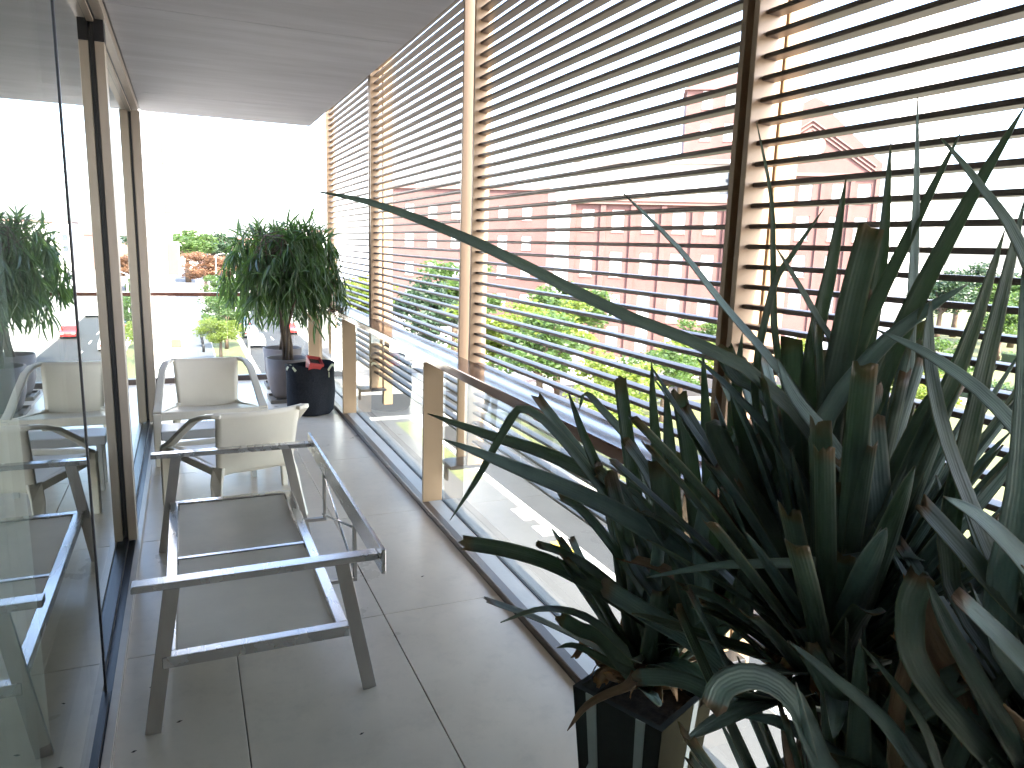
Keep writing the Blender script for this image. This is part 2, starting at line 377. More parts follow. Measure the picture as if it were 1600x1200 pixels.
# sliding doors ---------------------------------------------------
XD = -0.352
trk = tag(MB().box(-0.42, Y_B, 0.001, -0.272, 6.95, 0.012).box(-0.30, Y_B, 0.012, -0.275, 6.95, 0.028)
          .box(-0.345, Y_B, 0.012, -0.335, 6.95, 0.024).build('door_track', 'door_bronze'),
          'bronze threshold track running along the foot of the glass doors', 'door track')
MB().box(-0.333, Y_B, 0.0125, -0.303, 6.95, 0.016).build('groove', 'dark', trk)
hd = tag(MB().box(-0.42, Y_B, ZC-0.055, -0.285, 6.95, ZC-0.002).build('head_track', 'door_bronze'),
         'bronze head track of the glass doors under the concrete ceiling', 'door track')
MB().box(-0.345, Y_B, ZC-0.062, -0.325, 6.95, ZC-0.0555).build('groove', 'dark', hd)
def door(name, x, y0, y1, label, st0, st1, deep0=0.03, deep1=0.03, m0='door_bronze', m1='door_bronze', gm='door_glass'):
    t = thing(name, (x, y0, 0.03), label, 'glass door')
    MB().box(x-0.006, y0+st0, 0.045, x+0.006, y1-st1, ZC-0.075).build('pane', gm, t)
    MB().box(x-0.02, y0, 0.029, x+0.018, y1, 0.047).build('bottom_rail', 'dark', t)
    MB().box(x-0.02, y0, ZC-0.076, x+0.02, y1, ZC-0.064).build('top_rail', 'door_bronze', t)
    if st0: MB().box(x-0.03, y0, 0.0475, x+deep0, y0+st0, ZC-0.0765, 0.002).build('stile', m0, t)
    if st1: MB().box(x-0.03, y1-st1, 0.0475, x+deep1, y1, ZC-0.0765, 0.002).build('stile', m1, t)
    return t
d1 = door('sliding_door', -0.322, Y_B+0.01, 2.66, 'nearest sliding glass door with thin dark edge, mirroring the balcony', 0.06, 0.014, 0.012, 0.010, m1='dark')
d2 = door('sliding_door', XD, 2.56, 4.12, 'middle sliding glass door ending in a wide bronze stile', 0.0, 0.0, 0.03, 0.03)
pb = tag(MB().box(-0.405, 4.122, 0.029, -0.346, 4.20, ZC-0.063).build('door_post', 'dark'), 'dark grooved jamb between the middle and far glass doors', 'door post')
MB().box(-0.334, 4.110, 0.029, -0.293, 4.20, ZC-0.16, 0.002).build('cover', 'door_bronze', pb)
MB().box(-0.3455, 4.114, 0.029, -0.3345, 4.20, ZC-0.063).build('gasket', 'rubber', pb)
MB().box(-0.334, 4.110, ZC-0.159, -0.293, 4.20, ZC-0.063).build('cap', 'dark', pb)
d3 = door('sliding_door', XD, 4.202, 6.84, 'far fixed glass door beside the cream chairs', 0.0, 0.0)
pc = tag(MB().box(-0.405, 6.842, 0.029, -0.352, 6.95, ZC-0.063).build('door_post', 'dark'), 'slim bronze end post of the glass doors behind the chairs', 'door post')
MB().box(-0.338, 6.835, 0.029, -0.2725, 6.95, ZC-0.063, 0.004).build('cover', 'door_bronze', pc)
MB().box(-0.3515, 6.838, 0.029, -0.3385, 6.95, ZC-0.063).build('gasket', 'rubber', pc)
# curtain
def curtain(x, y0, y1, label):
    vs = []; fs = []; n = 340
    for i in range(n+1):
        y = y0+(y1-y0)*i/n
        dx = 0.035*sin(i*0.62)+0.012*sin(i*1.7+1)
        vs += [(x+dx, y, 0.02), (x+dx*0.8, y, ZC-0.05), (x+dx-0.002, y, 0.02), (x+dx*0.8-0.002, y, ZC-0.05)]
    for i in range(n):
        a = 4*i; fs += [(a, a+4, a+5, a+1), (a+2, a+3, a+7, a+6)]
    tag(MB().add(vs, fs).build('curtain', 'curtain', smooth=True, origin=(x, (y0+y1)/2, 0.02)), label, 'curtain')
curtain(-0.50, -1.6, 2.5, 'pleated sheer white curtain behind the nearest glass door')

# ================================================================= railing along the right
rl = thing('railing', (X_GL, 3.8, 0.0), 'brown capped glass railing with flat bronze fins along the louvre side', 'railing')
MB().box(1.268, Y_B, 0.0, 1.315, Y_E, 0.035, 0.003).build('sill', 'sill', rl)
MB().box(1.3155, Y_B, 0.0, 1.40, Y_E, 0.030).build('ledge', 'ledge', rl)
MB().box(1.4005, Y_B, -0.03, 1.423, Y_E, 0.034).build('gasket', 'rubber', rl)
MB().box(1.285, Y_B, 0.905, 1.455, Y_E+0.02, 0.955, 0.004).build('top_rail', 'rail', rl)
fy = [-0.845, 1.66, 4.165, 6.68]
for y in fy+[8.72]:
    MB().box(1.275, y, 0.0355, 1.398, y+0.022, 0.904, 0.0015).build('post', 'bronze', rl)
edges = [Y_B]+[y+0.011 for y in fy]+[8.73]
for a, b in zip(edges[:-1], edges[1:]):
    MB().box(1.406, a+0.006, 0.036, 1.416, b-0.006, 0.9045).build('pane', 'glass', rl)
struct(MB().box(1.4235, Y_B, -0.40, 1.515, 8.9, -0.02).build('slab_edge', 'shaded_edge'))
# far end railing
fr = thing('railing', (0.45, Y_E, 0.0), 'glass railing closing the far end of the balcony, with the street beyond', 'railing')
MB().box(-0.60, Y_E+0.021, 0.955, 1.45, Y_E+0.075, 0.995, 0.004).build('top_rail', 'rail', fr)
MB().box(-0.60, Y_E+0.001, 0.0, 1.45, Y_E+0.09, 0.06, 0.003).build('bottom_rail', 'sill', fr)
for (a, b) in ((-0.60, 0.395), (0.405, 1.38)):
    MB().box(a, Y_E+0.04, 0.0605, b, Y_E+0.05, 0.9545).build('pane', 'glass', fr)
MB().box(1.385, Y_E+0.022, 0.0605, 1.445, Y_E+0.085, 0.9545, 0.002).build('post', 'bronze', fr)

# ================================================================= louvre screens
SX0, SX1 = 1.530, 1.632
PITCH = 0.060
def screen(y0, y1, label, post0=0.022, post1=0.022, zb=0.27, zt=4.62):
    t = thing('louvre_screen', (1.58, (y0+y1)/2, zb), label, 'louvre screen', 'louvre screens along the balcony')
    for (a, b) in ((y0, y0+post0), (y1-post1, y1)):
        p = MB().box(SX0, a, zb, SX1, b, zt, 0.0015).build('post', 'bronze', t)
    n = int((zt-zb-0.16)/PITCH)
    L = y1-y0-post0-post1-0.001
    proto = MB().box(-0.026, -L/2, -0.0070, 0.026, L/2, 0.0070, 0.003)
    me = mesh('slat', proto.v, proto.f, 'slat')
    for k in range(n):
        o = link('slat', me, t, (0.004, 0, 0.150+k*PITCH))
        o.rotation_euler = (0, R.gauss(0, 0.006), 0)
    return t
SC = [(-3.24, -0.73, 'louvre screen of dark slats beside and behind the camera'), (-0.70, 1.815, 'nearest louvre screen of dark slats, behind the strap-leaved plants'),
      (1.845, 4.105, 'wide louvre screen of dark slats facing the brick gable building'),
      (4.268, 6.665, 'louvre screen of dark slats beyond the bright gap between posts'),
      (6.705, 8.86, 'farthest and narrowest-looking louvre screen beside the ficus trees')]
for a in SC: screen(*a)
# outer mullions and brackets
for y, lb in ((1.83, 'outer bronze mullion behind the strap-leaved plants'),
              (6.69, 'outer bronze mullion between the two farthest louvre screens')):
    mu = tag(MB().box(1.650, y-0.03, 0.10, 1.735, y+0.03, 4.62, 0.003).build('mullion', 'bronze', origin=(1.69, y, 0.1)), lb, 'post')
    MB().box(1.6325, y-0.012, 1.2, 1.6495, y+0.012, 1.25).build('spacer', 'dark', mu)
    MB().box(1.6325, y-0.012, 2.4, 1.6495, y+0.012, 2.45).build('spacer', 'dark', mu)
for y, lb in ((1.83, 'dark steel bracket holding the screens near the plants'), (4.187, 'dark steel bracket under the gap between the screens'),
              (6.685, 'dark steel bracket low on the fin nearest the black grow bag')):
    br = tag(MB().box(1.4245, y-0.095, 0.245, 1.66, y+0.095, 0.268, 0.003).build('bracket', 'dark', origin=(1.43, y, 0.25)), lb, 'bracket')
    MB().box(1.4245, y-0.03, 0.16, 1.436, y+0.03, 0.2445).build('plate', 'dark', br)

# ================================================================= aluminium loveseat frame
sf = thing('garden_sofa', (0.2, 3.2, 0.0), 'low brushed aluminium two-seat sofa frame without cushions', 'sofa')
YN, YF = 2.43, 3.965
ZA = 0.515
for y, tagy in ((YN, 0), (YF, 1)):
    MB().box(-0.20, y-0.026, ZA-0.012, 0.575, y+0.026, ZA+0.012, 0.002).build('arm', 'alu', sf)
MB().box(0.5755, YN-0.075, ZA-0.045, 0.590, YF+0.085, ZA+0.045, 0.002).build('back_rail', 'alu', sf)
for y in (YN, YF):
    s = -1 if y == YN else 1
    MB().bar((-0.165, y, 0.0), (-0.085, y, ZA-0.0125), 0.016, 0.048, up=(1, 0, 0), b=0.001).build('leg', 'alu_dark', sf)
    MB().bar((0.548, y, 0.0), (0.452, y, ZA-0.0125), 0.016, 0.048, up=(1, 0, 0), b=0.001).build('leg', 'alu_dark', sf)
ZS = 0.265
sx0, sx1, sy0, sy1 = -0.125, 0.475, YN-0.012, YF+0.010
fm = MB()
for a in ((sx0, sy0, sx1, sy0+0.04), (sx0, sy1-0.04, sx1, sy1)): fm.box(a[0], a[1], ZS-0.04, a[2], a[3], ZS, 0.002)
fm.box(sx0, sy0+0.0405, ZS-0.04, sx0+0.04, sy1-0.0405, ZS, 0.002); fm.box(sx1-0.04, sy0+0.0405, ZS-0.04, sx1, sy1-0.0405, ZS, 0.002)
fm.build('seat_frame', 'alu', sf)
ym = 3.235
MB().box(sx0+0.0405, ym-0.012, ZS-0.03, sx1-0.0405, ym+0.012, ZS-0.004, 0.002).build('cross_bar', 'alu', sf)
for (a, b) in ((sy0+0.046, ym-0.016), (ym+0.016, sy1-0.046)):
    vs = []; fs = []; nx, ny = 14, 14
    for j in range(ny+1):
        for i in range(nx+1):
            u = i/nx; w = j/ny
            vs.append((sx0+0.046+(sx1-sx0-0.092)*u, a+(b-a)*w, ZS-0.008-0.012*sin(pi*u)*sin(pi*w)))
    for j in range(ny):
        for i in range(nx):
            q = j*(nx+1)+i; fs.append((q, q+1, q+nx+2, q+nx+1))
    k = len(vs); vs += [(x, y, z-0.004) for x, y, z in vs]
    fs += [tuple(reversed([i+k for i in f])) for f in fs]
    MB().add(vs, fs).build('sling', 'sling', sf, smooth=True)
# back brace
yb0, yb1, xb = 2.84, 3.56, 0.583
for y in (yb0, yb1):
    MB().box(xb-0.008, y-0.012, ZS-0.02, xb+0.006, y+0.012, ZA-0.0455, 0.001).build('brace_post', 'alu_dark', sf)
    MB().box(sx1+0.0005, y-0.012, ZS-0.035, xb+0.006, y+0.012, ZS-0.0205, 0.001).build('stub', 'alu_dark', sf)
MB().tube([(xb-0.001, yb0+0.012, ZS), (xb-0.001, yb1-0.012, ZA-0.055)], 0.005).build('brace_rod', 'alu', sf, True)
MB().tube([(xb-0.012, yb0+0.012, ZA-0.055), (xb-0.012, yb1-0.012, ZS)], 0.005).build('brace_rod', 'alu', sf, True)

# ================================================================= cream plastic armchairs
def chair(loc, rz, label):
    t = thing('armchair', loc, label, 'chair', 'cream armchairs facing each other', 0.0)
    o = Vector(loc)
    def P(x, y, z): return o+Vector((x, y, z))
    # back panel as a lofted curved sheet with rear apron
    vs = []; fs = []; nu, nv = 14, 12
    for side in (0, 1):
        for j in range(nv+1):
            w = j/nv
            z = 0.285+(0.665-0.285)*w
            hw = 0.215+0.02*w+ (0.012 if w > 0.92 else 0)
            for i in range(nu+1):
                u = -1+2*i/nu
                zz = z + (0.022*(1-u*u) if j == 0 else 0) + (0.008*u*u if j == nv else 0)
                yy = 0.055-0.115*w**1.2 + 0.028*u*u*w - side*0.016
                vs.append(P(hw*u, yy, zz))
    N = (nu+1)*(nv+1)
    for j in range(nv):
        for i in range(nu):
            q = j*(nu+1)+i
            fs.append((q, q+nu+1, q+nu+2, q+1)); fs.append((q+N, q+1+N, q+nu+2+N, q+nu+1+N))
    for j in range(nv):
        q = j*(nu+1); fs.append((q, q+N, q+nu+1+N, q+nu+1)); q += nu; fs.append((q, q+nu+1, q+nu+1+N, q+N))
    for i in range(nu):
        fs.append((i, i+1, i+1+N, i+N)); q = nv*(nu+1)+i; fs.append((q, q+N, q+1+N, q+1))
    MB().add(vs, fs).build('backrest', 'plastic', t, True)
    # seat
    vs = []; fs = []; nu, nv = 12, 10
    for side in (0, 1):
        for j in range(nv+1):
            w = j/nv
            for i in range(nu+1):
                u = -1+2*i/nu
                hw = 0.21+0.115*w
                vs.append(P(hw*u, 0.06+0.485*w, 0.325+0.055*w-0.014*(1-u*u)-side*0.022-(0.02*max(0, (w-0.9)/0.1))))
    N = (nu+1)*(nv+1)
    for j in range(nv):
        for i in range(nu):
            q = j*(nu+1)+i
            fs.append((q, q+1, q+nu+2, q+nu+1)); fs.append((q+N, q+nu+1+N, q+nu+2+N, q+1+N))
    for i in range(nu):
        fs.append((i, i+N, i+1+N, i+1)); q = nv*(nu+1)+i; fs.append((q, q+1, q+1+N, q+N))
    for j in range(nv):
        q = j*(nu+1); fs.append((q, q+nu+1, q+nu+1+N, q+N)); q += nu; fs.append((q, q+N, q+nu+1+N, q+nu+1))
    MB().add(vs, fs).build('seat', 'plastic', t, True)
    MB().box(o.x-0.335, o.y+0.535, o.z+0.325, o.x+0.335, o.y+0.560, o.z+0.385, 0.006).build('front_apron', 'plastic', t)
    # arms: swept strips; legs
    def strip(name, pts, w, h):
        vs = []; fs = []
        for i, p in enumerate(pts):
            a = Vector(pts[max(i-1, 0)]); b = Vector(pts[min(i+1, len(pts)-1)])
            d = (b-a).normalized(); s_ = d.cross(Vector((0, 0, 1)))
            if s_.length < 0.05: s_ = Vector((1, 0, 0))
            s_.normalize(); u_ = s_.cross(d)
            ww = w[i] if isinstance(w, (list, tuple)) else w
            for (cx, cy) in ((-1, -1), (1, -1), (1, 1), (-1, 1)):
                vs.append(o+Vector(p)+s_*ww/2*cx+u_*h/2*cy)
        for i in range(len(pts)-1):
            for k in range(4): fs.append((i*4+k, i*4+(k+1) % 4, i*4+4+(k+1) % 4, i*4+4+k))
        fs += [(3, 2, 1, 0), tuple(len(pts)*4-4+k for k in range(4))]
        mb = MB().add(vs, fs); ob = mb.build(name, 'plastic', t)
        bv = ob.modifiers.new('bevel', 'BEVEL'); bv.width = 0.006; bv.segments = 2; bv.limit_method = 'ANGLE'
        return ob
    for s in (-1, 1):
        strip('arm', [(s*0.215, -0.062, 0.655), (s*0.245, -0.045, 0.658), (s*0.285, 0.01, 0.648), (s*0.310, 0.10, 0.612),
                      (s*0.330, 0.26, 0.520), (s*0.345, 0.42, 0.425), (s*0.355, 0.53, 0.375)],
              [0.03, 0.045, 0.05, 0.052, 0.052, 0.055, 0.06], 0.024)
        strip('side_rail', [(s*0.212, 0.05, 0.315), (s*0.28, 0.28, 0.335), (s*0.345, 0.525, 0.355)], 0.03, 0.045)
        strip('leg', [(s*0.355, 0.545, 0.375), (s*0.362, 0.545, 0.18), (s*0.366, 0.552, 0.0)], [0.058, 0.046, 0.034], 0.036)
        strip('leg', [(s*0.205, 0.045, 0.345), (s*0.222, 0.035, 0.25), (s*0.236, 0.005, 0.12), (s*0.250, -0.05, 0.0)], [0.075, 0.066, 0.048, 0.034], 0.026)
    t.rotation_euler = (0, 0, rz)
    return t
chair((0.33, 4.25, 0.0), radians(15), 'nearer cream plastic armchair seen from behind, past the aluminium sofa')
chair((0.118, 6.12, 0.0), radians(181.5), 'farther cream plastic armchair facing the camera near the end railing')
tb = thing('side_table', (0.08, 5.2, 0.0), 'low pale rectangular table between the two cream armchairs', 'table')
MB().box(-0.19, 5.09, 0.30, 0.40, 5.32, 0.362, 0.006).build('table_top', 'table', tb)
for (x, y) in ((-0.15, 5.12), (0.37, 5.12), (-0.15, 5.29), (0.37, 5.29)):
    MB().box(x-0.016, y-0.016, 0.0, x+0.016, y+0.016, 0.2995, 0.002).build('leg', 'table', tb)

# ================================================================= pots and ficus trees at the far end
def ficus(loc, label, seed, cr, cz, n_loose, n_parts, pot_h=0.43, pot_r=0.205, lean=0.0, n_tip=95):
    rr = random.Random(seed); o = Vector(loc)
    t = thing('potted_ficus', loc, label, 'potted tree')
    MB().lathe([(0.0, 0.03), (pot_r*0.66, 0.03), (pot_r*0.80, 0.09), (pot_r*0.94, pot_h*0.45), (pot_r, pot_h), (pot_r-0.018, pot_h),
                (pot_r-0.022, pot_h-0.07)], o).build('pot', 'pot_grey', t, True)
    MB().lathe([(0.0, pot_h-0.062), (pot_r*0.5, pot_h-0.055), (pot_r-0.022, pot_h-0.065)], o, 24).build('soil', 'soil', t, True)
    s = 0.185
    sc = MB().box(o.x-s, o.y-s, 0.001, o.x+s, o.y+s, 0.012)
    for a in ((-s, -s, s, -s+0.012), (-s, s-0.012, s, s), (-s, -s+0.012, -s+0.012, s-0.012), (s-0.012, -s+0.012, s, s-0.012)):
        sc.box(o.x+a[0], o.y+a[1], 0.012, o.x+a[2], o.y+a[3], 0.035)
    sc.build('saucer', 'saucer', t)
    tops = []
    for k in range(4):
        a = rr.uniform(0, 2*pi); r0 = rr.uniform(0.01, 0.05)
        p0 = o+Vector((r0*cos(a), r0*sin(a), pot_h-0.06))
        p1 = o+Vector((0.05*cos(a+1)+lean*0.5, 0.05*sin(a+1), 0.75)); p2 = o+Vector((0.14*cos(a+1.8)+lean, 0.14*sin(a+1.8), 1.15))
        p3 = o+Vector((0.22*cos(a+2.2)+lean, 0.22*sin(a+2.2), cz+cr[2]*0.6))
        MB().tube([p0, (p0+p1)/2+Vector((0.01, 0.0, 0)), p1, p2, p3], [0.02, 0.018, 0.016, 0.011, 0.005], 7).build('trunk', 'bark', t, True)
        tops += [p1.lerp(p2, 0.6), p2, p3, p2.lerp(p3, 0.5)]
    # branches arching out, each end hanging down in a strand
    tw = MB(); ends = []
    for k in range(n_tip):
        b = rr.choice(tops)
        while True:
            q = Vector((rr.uniform(-1, 1), rr.uniform(-1, 1), rr.uniform(-0.75, 1)))
            if 0.45 < q.length < 1: break
        e = o+Vector((lean+q.x*cr[0], q.y*cr[1], cz+q.z*cr[2]))
        mid = b.lerp(e, 0.6)+Vector((0, 0, 0.13))
        hang = rr.uniform(0.06, 0.30)*(1.2 if q.length > 0.75 else 0.8)
        f = e+Vector((q.x*0.05, q.y*0.05, -hang))
        tw.tube([b, mid, e, f], [0.005, 0.0035, 0.0025, 0.0015], 4, False); ends.append((mid, e, f))
    tw.build('twigs', 'bark', t)
    def leafmesh():
        vs = []; fs = []; n = 5
        for i in range(n+1):
            w = i/n; hw = 0.5*sin(pi*min(1, 0.08+0.92*w))**0.7
            y = w; z = -0.22*w*w
            vs += [(-hw, y, z+0.10*hw), (0, y, z), (hw, y, z+0.10*hw)]
        for i in range(n):
            q = i*3; fs += [(q, q+1, q+4, q+3), (q+1, q+2, q+5, q+4)]
        return vs, fs
    lv, lf = leafmesh()
    def place():
        mid, e, f = rr.choice(ends)
        p = (mid.lerp(e, rr.uniform(0.15, 1.0)) if rr.random() < 0.5 else e.lerp(f, rr.random()))+Vector((rr.gauss(0, .014), rr.gauss(0, .014), rr.gauss(0, .014)))
        out = (p-(o+Vector((lean, 0, cz)))); out.z = 0
        d = out.normalized()*rr.uniform(0.0, 0.5)+Vector((rr.gauss(0, .30), rr.gauss(0, .30), rr.uniform(-1.35, -0.35)))
        if rr.random() < (0.30 if p.z > o.z+cz+cr[2]*0.45 else 0.05): d.z = abs(d.z)*0.6
        d.normalize()
        x = d.cross(Vector((rr.gauss(0, .4), rr.gauss(0, .4), 1))).normalized(); z = x.cross(d)
        L = rr.uniform(0.12, 0.23); wd = rr.uniform(0.016, 0.026)
        return p, x*wd, d*L, z*L
    fo = MB()
    for k in range(n_loose):
        p, x, d, z = place()
        fo.add([p+x*a+d*b+z*c for a, b, c in lv], lf)
    fo.build('foliage', 'fic', t, True)['kind'] = 'stuff'
    lm = mesh('leaf', [Vector(v) for v in lv], lf, 'fic', True)
    for k in range(n_parts):
        p, x, d, z = place()
        ob = link('leaf', lm, t)
        mm = Matrix((x, d, z)).transposed().to_4x4(); mm.translation = p-o
        ob.matrix_local = mm
    return t
ficus((0.90, 7.62, 0.0), 'bushy long-leaved ficus in the nearer taupe pot on a square saucer', 3, (0.57, 0.44, 0.50), 1.33, 2300, 240)
ficus((0.94, 8.36, 0.0), 'second ficus behind in the farther taupe pot against the end railing', 5, (0.50, 0.34, 0.42), 1.30, 1300, 80)
# black grow bag
gb = thing('grow_bag', (1.03, 6.98, 0.0), 'black felt grow bag with pale handles in front of the ficus pots', 'planter bag')
gc = (1.03, 6.98, 0.0)
vs = []; fs = []; n = 48; prof = [(0.0, 0.002), (0.19, 0.002), (0.212, 0.03), (0.222, 0.2), (0.218, 0.38), (0.224, 0.46), (0.214, 0.463), (0.206, 0.36)]
for j, (r, z) in enumerate(prof):
    for k in range(n):
        a = 2*pi*k/n
        wob = 1+0.018*sin(3*a+z*7)+0.012*sin(7*a+z*15) + (0.02*sin(2*a+1) if z > 0.4 else 0)
        vs.append((gc[0]+r*wob*cos(a), gc[1]+r*wob*sin(a), z+(0.016*sin(2*a+0.6) if z > 0.3 else 0)))
for j in range(len(prof)-1):
    for k in range(n): fs.append((j*n+k, j*n+(k+1) % n, (j+1)*n+(k+1) % n, (j+1)*n+k))
MB().add(vs, fs).build('bag', 'felt', gb, True)
MB().lathe([(0, 0.40), (0.12, 0.395), (0.205, 0.38)], gc, 24).build('soil', 'soil', gb, True)
for a0 in (radians(-148), radians(-38)):
    pts = []
    for k in range(9):
        a = a0+radians(-16+4*k); pts.append((gc[0]+0.228*cos(a), gc[1]+0.228*sin(a), 0.425+0.045*sin(pi*k/8)))
    h = MB()
    for p, q in zip(pts[:-1], pts[1:]): h.bar(p, q, 0.004, 0.022, up=(0, 0, 1))
    h.build('handle', 'webbing', gb)
a = radians(-52); MB().box(gc[0]+0.231*cos(a)-0.004, gc[1]+0.231*sin(a)-0.002, 0.36, gc[0]+0.231*cos(a)+0.004, gc[1]+0.231*sin(a)+0.001, 0.41).build('label_tag', 'webbing', gb)
# red pot lying in the bag
rp = thing('flower_pot', (1.015, 6.80, 0.42), 'small square red plastic pot tipped over the rim of the black bag', 'flower pot')
def frus(a, b, h, t):
    vs = [];
    for (s, z) in ((a, 0), (b, h), (b+0.006, h), (b+0.006, h-0.02)) : pass
    ring = lambda s, z: [(-s, -s, z), (s, -s, z), (s, s, z), (-s, s, z)]
    vs = ring(a, 0)+ring(b, h-0.022)+ring(b+0.006, h-0.022)+ring(b+0.006, h)+ring(b-0.003, h)+ring(a-0.004, 0.006)
    fs = [(3, 2, 1, 0)]
    for i in range(5):
        for k in range(4): fs.append((i*4+k, i*4+(k+1) % 4, i*4+4+(k+1) % 4, i*4+4+k))
    fs.append((20, 21, 22, 23))
    return vs, fs
v_, f_ = frus(0.042, 0.062, 0.125, 0)
pt = link('pot', mesh('pot', [Vector(v) for v in v_], f_, 'red'), rp)
pt.rotation_euler = (radians(24), radians(12), radians(12)); pt.location = (0.0, 0.035, -0.005)
sl = link('soil', mesh('soil', [(-.055, -.055, .1), (.055, -.055, .1), (.055, .055, .1), (-.055, .055, .1)], [(0, 1, 2, 3)], 'soil'), rp)
sl.rotation_euler = pt.rotation_euler; sl.location = pt.location

# ================================================================= strap-leaved plants in the foreground
def catmull(P, n):
    out = []; Q = [P[0]*2-P[1]]+P+[P[-1]*2-P[-2]]
    seg = len(P)-1
    for i in range(n+1):
        t = i/n*seg; k = min(int(t), seg-1); u = t-k
        a, b, c, d = Q[k], Q[k+1], Q[k+2], Q[k+3]
        out.append(0.5*((2*b)+(c-a)*u+(2*a-5*b+4*c-d)*u*u+(3*b-a-3*c+d)*u**3))
    return out
def strap(parent, P, width, m, cut=0, chan=0.35, roll=0.0, base_w=1.15, rr=R, dry=0.0, turn=0.0):
    """P: points base -> tip (world)"""
    n = 18; C_ = catmull([Vector(p) for p in P], n)
    o = top_loc(parent)
    vs = []; at_ = []; nc = 5
    cen = top_loc(parent)
    ph = rr.uniform(0, 6); wav = rr.uniform(0.0, 0.02)
    for i, p in enumerate(C_):
        t = i/n
        d = (C_[min(i+1, n)]-C_[max(i-1, 0)]).normalized()
        up = Vector((0, 0, 1)) if abs(d.z) < 0.97 else Vector((-0.7, -0.7, 0))
        ax = Vector((p.x-cen.x, p.y-cen.y, 0))
        # leaf's upper face looks towards the plant's axis / upwards
        nrm = (Vector((0, 0, 1.0))-ax*0.6)
        if turn: nrm = nrm.normalized()+(Vector((-0.55, -0.75, 0.35)))*turn      # blades that lean into the room turn their channel to it
        nrm = (nrm-d*nrm.dot(d))
        if nrm.length < 1e-3: nrm = up
        nrm.normalize()
        if roll: nrm = Matrix.Rotation(roll*(0.4+0.6*t), 3, d) @ nrm
        x = d.cross(nrm).normalized()
        if cut: w = width*(base_w+(1-base_w)*min(1, t*2))*(1.0-0.25*t)
        else:
            w = width*(base_w+(1-base_w)*min(1, t*2))*(1-t**4.5)**0.75*(1-0.30*t)
            if t > 0.985: w = width*0.03
        for side in (0, 1):
            for k in range(nc):
                u = -1+2*k/(nc-1)
                h = chan*w*0.5*(u*u) + wav*w*sin(9*t+ph+u*2)
                jit = Vector((0, 0, 0))
                if cut and i == n: jit = d*rr.uniform(-0.5, 0.3)*width*0.6
                vs.append(p+x*(u*w*0.5)+nrm*(h-side*0.0025*(1-0.5*abs(u)))+jit-o)
                dr = dry+(max(0, (t-0.86)/0.14)*0.9 if cut else max(0, (t-0.94)/0.06)*0.7)
                at_.append(((u+1)/2, t, min(1, dr), 1))
    fs = []; w2 = 2*nc
    for i in range(n):
        a = i*w2; b = a+w2
        for k in range(nc-1):
            fs.append((a+k, a+k+1, b+k+1, b+k)); fs.append((a+nc+k, b+nc+k, b+nc+k+1, a+nc+k+1))
        fs.append((a, b, b+nc, a+nc)); fs.append((a+nc-1, a+w2-1, b+w2-1, b+nc-1))
    e = n*w2
    for k in range(nc-1): fs.append((e+k, e+k+1, e+nc+k+1, e+nc+k))
    me = mesh('leaf', vs, fs, m, True)
    ca = me.attributes.new('lf', 'FLOAT_COLOR', 'POINT')
    ca.data.foreach_set('color', [c for q in at_ for c in q])
    return link('leaf', me, parent)

def planter(t, c, s0, s1, h, rot, front=True):
    """tapered square planter with pale inlaid stripes"""
    def ring(s, z): return [Vector((c[0], c[1], 0))+Matrix.Rotation(rot, 3, 'Z') @ Vector((sx*s, sy*s, z)) for sx, sy in ((-1, -1), (1, -1), (1, 1), (-1, 1))]
    vs = ring(s0, 0.0)+ring(s1, h)+ring(s1-0.016, h)+ring(s1-0.02, h-0.09)
    fs = [(3, 2, 1, 0)]
    for i in range(3):
        for k in range(4): fs.append((i*4+k, i*4+(k+1) % 4, i*4+4+(k+1) % 4, i*4+4+k))
    p = MB().add(vs, fs).build('planter', 'pot_dark', t)
    MB().add(ring(s1-0.02, h-0.05), [(0, 1, 2, 3)]).build('soil', 'soil', t)
    # face quads: 3 = left-hand face seen from the room, 0 = right-hand face
    def face_pt(face, u, z, off):
        a, b = {0: (0, 1), 1: (1, 2), 2: (2, 3), 3: (3, 0)}[face]
        B = ring(s0, 0.0); T = ring(s1, h)
        lo = B[a].lerp(B[b], u); hi = T[a].lerp(T[b], u)
        q = lo.lerp(hi, z)
        nn = (B[b]-B[a]).cross(Vector((0, 0, 1))).normalized()
        return q+nn*off
    def strip_(face, pts):
        for (u0, z0), (u1, z1), wd in pts:
            d = Vector((u1-u0, (z1-z0))); nrm = Vector((-d.y, d.x)).normalized()*wd/2
            cs = [(u0+nrm.x, z0+nrm.y), (u0-nrm.x, z0-nrm.y), (u1-nrm.x, z1-nrm.y), (u1+nrm.x, z1+nrm.y)]
            cs = [(min(1, max(0, u)), min(1, max(0, z))) for u, z in cs]
            vs = [face_pt(face, u, z, 0.0025) for u, z in cs]+[face_pt(face, u, z, -0.001) for u, z in cs]
            o_ = MB().add(vs, [(0, 1, 2, 3), (7, 6, 5, 4), (0, 4, 5, 1), (1, 5, 6, 2), (2, 6, 7, 3), (3, 7, 4, 0)]).build('stripe', 'stripe', p)
            # keep coordinates right under a parent that sits at its thing's origin
    strip_(3, [((0.78, 0.0), (0.78, 1.0), 0.10), ((0.22, 0.0), (0.22, 1.0), 0.12), ((0.99, 0.72), (0.78, 0.52), 0.09), ((0.78, 0.3), (0.25, 0.05), 0.08), ((0.22, 0.55), (0.0, 0.35), 0.08)])
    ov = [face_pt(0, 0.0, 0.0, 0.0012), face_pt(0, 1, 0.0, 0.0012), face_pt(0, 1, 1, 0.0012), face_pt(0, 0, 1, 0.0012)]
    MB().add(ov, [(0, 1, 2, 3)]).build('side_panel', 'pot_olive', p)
    strip_(0, [((0.62, 0.0), (0.62, 1.0), 0.10)])
    return p

